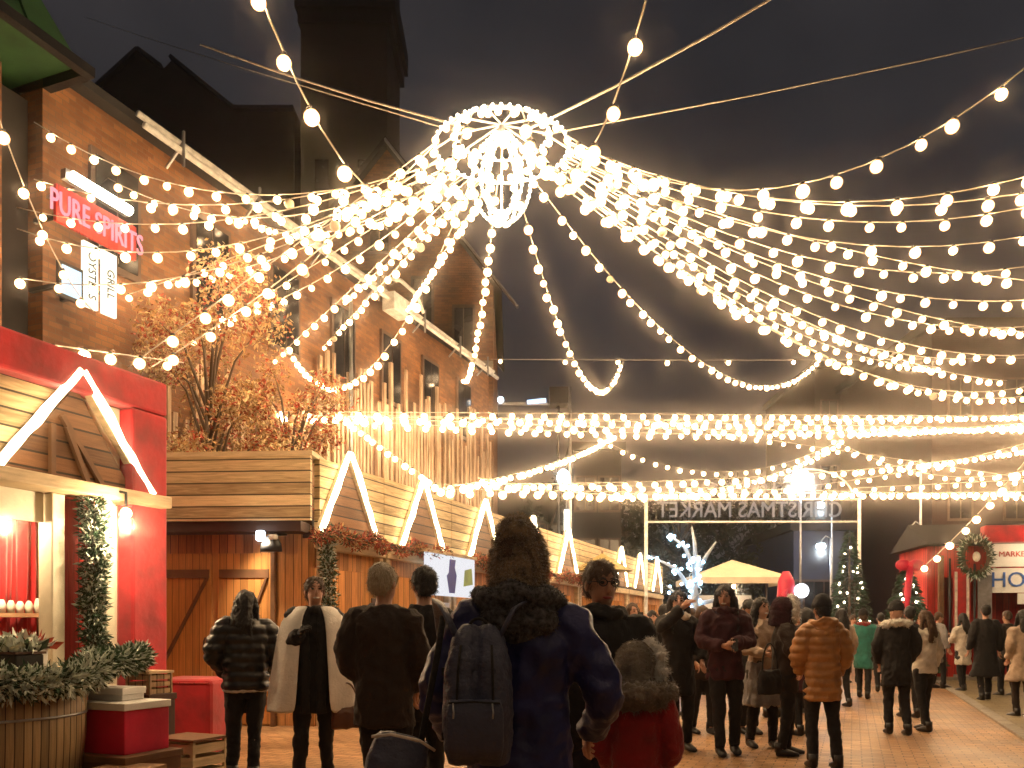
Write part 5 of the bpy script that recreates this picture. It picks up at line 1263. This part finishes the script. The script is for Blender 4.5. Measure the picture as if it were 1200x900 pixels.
for i, (lb, p0, Y0, pm, p1, Y1, sp) in enumerate([
 ('top level string crossing the whole street in the distance', (285, 482), 17.2, (620, 484), (1240, 488), 33, .52),
 ('second level string just below the top one', (320, 484), 18.0, (700, 500), (1240, 497), 33.5, .52),
 ('third level string intertwined with the two above it', (420, 486), 20.5, (760, 492), (1240, 484), 31.5, .52),
 ('string slanting down from the level strings to the third stall', (400, 486), 20.0, (455, 528), (515, 570), 17.6, .3),
 ('string rising from the stalls to the level strings near the lamp post', (515, 572), 17.8, (640, 545), (722, 508), 33, .5),
 ('far string sagging between the lamp post and the street centre', (700, 512), 33, (850, 553), (988, 514), 33, .5),
 ('far string sagging from the street centre to the red building', (975, 514), 33, (1110, 558), (1240, 540), 33, .5),
 ('long far string rising from the sign towards the right edge', (735, 578), 32, (960, 568), (1240, 508), 31, .52),
 ('lowest level far string just above the mirrored sign', (518, 573), 18.0, (800, 577), (1240, 575), 31, .46),
 ('far string crossing from the upper centre to the low right', (800, 500), 33, (1000, 522), (1240, 566), 31, .52),
 ('far string from the left stalls fading up to the right centre', (560, 560), 19.0, (760, 580), (985, 518), 33, .5),
 ]):
    A, B_, sg = fit(p0, Y0, pm, p1, Y1); string(lb, A, B_, sg, sp, BF if Y1 < 20 else BFF, group='far strings of bulbs across the street', first=.1)
# unseen strings added above and behind the viewer as front fill
for i, (yy, nm) in enumerate(((4.2, 'just ahead of'), (1.6, 'directly over'), (-1.2, 'just behind'), (-4.5, 'well behind'))):
    string('added fill string of bulbs high %s the viewer, out of frame' % nm, (-5.5+yy*.3, yy+1.0, 6.6), (8.5, yy-.6, 6.6), .5, .5, BB, group='added fill strings over the viewer')
for i, (lb, p0, Y0, pm, p1, Y1, sp) in enumerate([
 ('faint far string lying along the top level string', (300, 486), 17.5, (750, 490), (1240, 503), 32, .5),
 ('far string dipping below the level band in the centre', (430, 494), 21, (700, 506), (1240, 492), 34, .5),
 ('far string from the third stall to the right under the level band', (520, 568), 18.2, (860, 560), (1240, 520), 34, .5),
 ('far string just above the lowest level one', (600, 566), 24, (900, 571), (1240, 582), 32, .5),
 ('far string rising across the right corner below the red building windows', (1000, 572), 31, (1130, 560), (1240, 560), 28, .5),
 ]):
    A, B_, sg = fit(p0, Y0, pm, p1, Y1); string(lb, A, B_, sg, sp, BFF, group='far strings of bulbs across the street', first=.1)
# descending big bulbs on the right
A, B_, sg = fit((1235, 500), 17, (1145, 603), (1078, 668), 20); string('string of large bulbs coming down in front of the red and white stall', A, B_, sg, .42, BFF)

# ------------------------------------------------------------------ ring chandelier
HC = at(588, 150, 10.0)
T = thing('ring_chandelier', 'hanging hub of glowing hoops where all the strings meet', 'chandelier', HC)
def hoop(R1, R2, c, vertical, nb, name='hoop', rz=0):
    c = Vector(c); pts = []
    for i in range(48):
        a = 2*math.pi*i/48
        q = Vector((R1*math.cos(a), 0, R2*math.sin(a))) if vertical else Vector((R1*math.cos(a), R2*math.sin(a), 0))
        q.rotate(Euler((0, 0, rz))); pts.append(c+q)
    h_ = MB().tube(pts, .016, 7, closed=True).build(name, M['white_steel'], T)
    me = MB().ell((0, 0, 0), .02, 8, 5).mesh('mini_bulb', M['mini'])
    for i in range(nb):
        q = pts[int(i*48/nb) % 48].lerp(pts[(int(i*48/nb)+1) % 48], (i*48/nb) % 1)
        o = bpy.data.objects.new('mini_bulb', me); COL.objects.link(o); o.parent = h_; o.location = q+Vector((0, -.03, 0))
hoop(.78, .78, (0, 0, -.24), False, 48)
hoop(.55, .55, (0, 0, -.08), False, 36)
hoop(.34, .52, (0, 0, -.62), True, 48)
hoop(.24, .4, (0, -.05, -.62), True, 30)
hoop(.34, .52, (0, 0, -.62), True, 36, rz=R(60))
hoop(.34, .52, (0, 0, -.62), True, 36, rz=R(-60))
for i in range(10):
    a = 2*math.pi*i/10
    MB().tube([(.78*math.cos(a), .78*math.sin(a), -.24), (.5*math.cos(a), .5*math.sin(a), -.06), (0, 0, .04)], .012, 6).build('rib', M['white_steel'], T)
bm_ = MB().ell((0, 0, 0), .045, 10, 6).mesh('hub_bulb', M['bulb'])
rnd = random.Random(77)
for i in range(54):
    a = 2*math.pi*i/54; rr_ = (.8, .56, .36)[i % 3]; z = (-.3, -.14, -.4)[i % 3]
    o = bpy.data.objects.new('bulb', bm_); COL.objects.link(o); o.parent = T; o.location = (rr_*math.cos(a), rr_*math.sin(a), z)
MB().tube([(0, 0, .1), (0, 0, -.1)], .03, 8).build('stem', M['steel'], T)
MB().ell((0, 0, -1.05), (.06, .06, .09)).tube([(0, 0, -1.0), (0, 0, -.1)], .01, 6).build('pendant', M['bulb'], T)
# support cables
for lb, p0, Y0, p1, Y1 in (('thick bare cable rising left from the chandelier', (556, 152), 10, (235, 52), 13), ('thin bare cable left of the chandelier under the thick one', (548, 158), 10.1, (100, 20), 30),
                           ('bare cable rising steeply right from the chandelier', (620, 151), 9.9, (960, -35), 8.5), ('thin bare cable slanting gently to the right', (636, 158), 10, (1260, 30), 14)):
    A, B_ = at(p0[0], p0[1], Y0), at(p1[0], p1[1], Y1)
    o = MB().tube([(0, 0, 0), (B_-A)*.33-Vector((0, 0, .05)), (B_-A)*.66-Vector((0, 0, .05)), B_-A], .014 if 'thin' not in lb else .009, 6).build('steel_cable', M['cable'], None, A)
    tag(o, lb, 'cable', 'bare cables holding the chandelier')

# ------------------------------------------------------------------ sky, moonless night light, camera
w = bpy.data.worlds.new('World'); sc.world = w; w.use_nodes = True
nt = w.node_tree; bg = nt.nodes['Background']; L = nt.links; N = nt.nodes
sky = N.new('ShaderNodeTexSky'); sky.sky_type = 'NISHITA'; sky.sun_disc = False; sky.sun_elevation = R(1.0); sky.sun_rotation = R(200); sky.ozone_density = 1
tc = N.new('ShaderNodeTexCoord'); nz = N.new('ShaderNodeTexNoise'); nz.inputs['Scale'].default_value = 3.4; nz.inputs['Detail'].default_value = 5
L.new(tc.outputs['Generated'], nz.inputs['Vector'])
cr = N.new('ShaderNodeValToRGB'); cr.color_ramp.elements[0].position = .35; cr.color_ramp.elements[1].position = .7
cr.color_ramp.elements[0].color = (.018, .0172, .02, 1); cr.color_ramp.elements[1].color = (.038, .035, .038, 1)
L.new(nz.outputs['Fac'], cr.inputs[0])
ms = N.new('ShaderNodeMixRGB'); ms.blend_type = 'ADD'; ms.inputs[0].default_value = .002
L.new(cr.outputs[0], ms.inputs[1]); L.new(sky.outputs[0], ms.inputs[2]); L.new(ms.outputs[0], bg.inputs[0]); bg.inputs[1].default_value = 1.0
l = bpy.data.lights.new('faint_sun', 'SUN'); l.energy = .01; l.angle = R(.5); l.color = (.8, .85, 1)  # weak bluish sun lamp, added with no moon behind it
o = bpy.data.objects.new('faint_sun', l); COL.objects.link(o); o.rotation_euler = (R(50), 0, R(-30))
cam = bpy.data.cameras.new('camera'); co_ = bpy.data.objects.new('camera', cam); COL.objects.link(co_)
co_.location = (0, 0, CAMZ); co_.rotation_euler = (R(90), 0, 0)
cam.sensor_width = 36; cam.lens = F/1200*36; cam.shift_y = (HOR-450)/1200; cam.clip_end = 1000; cam.clip_start = .05
sc.camera = co_
sc.view_settings.view_transform = 'Standard'; sc.view_settings.look = 'None'; sc.view_settings.exposure = 0.2; sc.view_settings.gamma = 1
sc.view_settings.use_curve_mapping = False
c = sc.cycles; c.max_bounces = 4; c.diffuse_bounces = 2; c.glossy_bounces = 2; c.transmission_bounces = 2; c.sample_clamp_indirect = 3; c.use_denoising = True; c.caustics_reflective = False; c.caustics_refractive = False
c.use_light_tree = True
# scattering volume added to put halos round the bulbs
b = MB(); b.box((-150, -105, -1.2), (175, 185, 46)); hz = b.build('halo_haze', []); 
m = bpy.data.materials.new('halo_scatter'); m.use_nodes = True; nt = m.node_tree; nt.nodes.clear()
out = nt.nodes.new('ShaderNodeOutputMaterial'); pv = nt.nodes.new('ShaderNodeVolumePrincipled'); pv.inputs['Density'].default_value = .0034; pv.inputs['Anisotropy'].default_value = .99
pv.inputs['Color'].default_value = (1, .93, .85, 1)
nt.links.new(pv.outputs[0], out.inputs['Volume']); hz.data.materials.append(m); hz['kind'] = 'stuff'
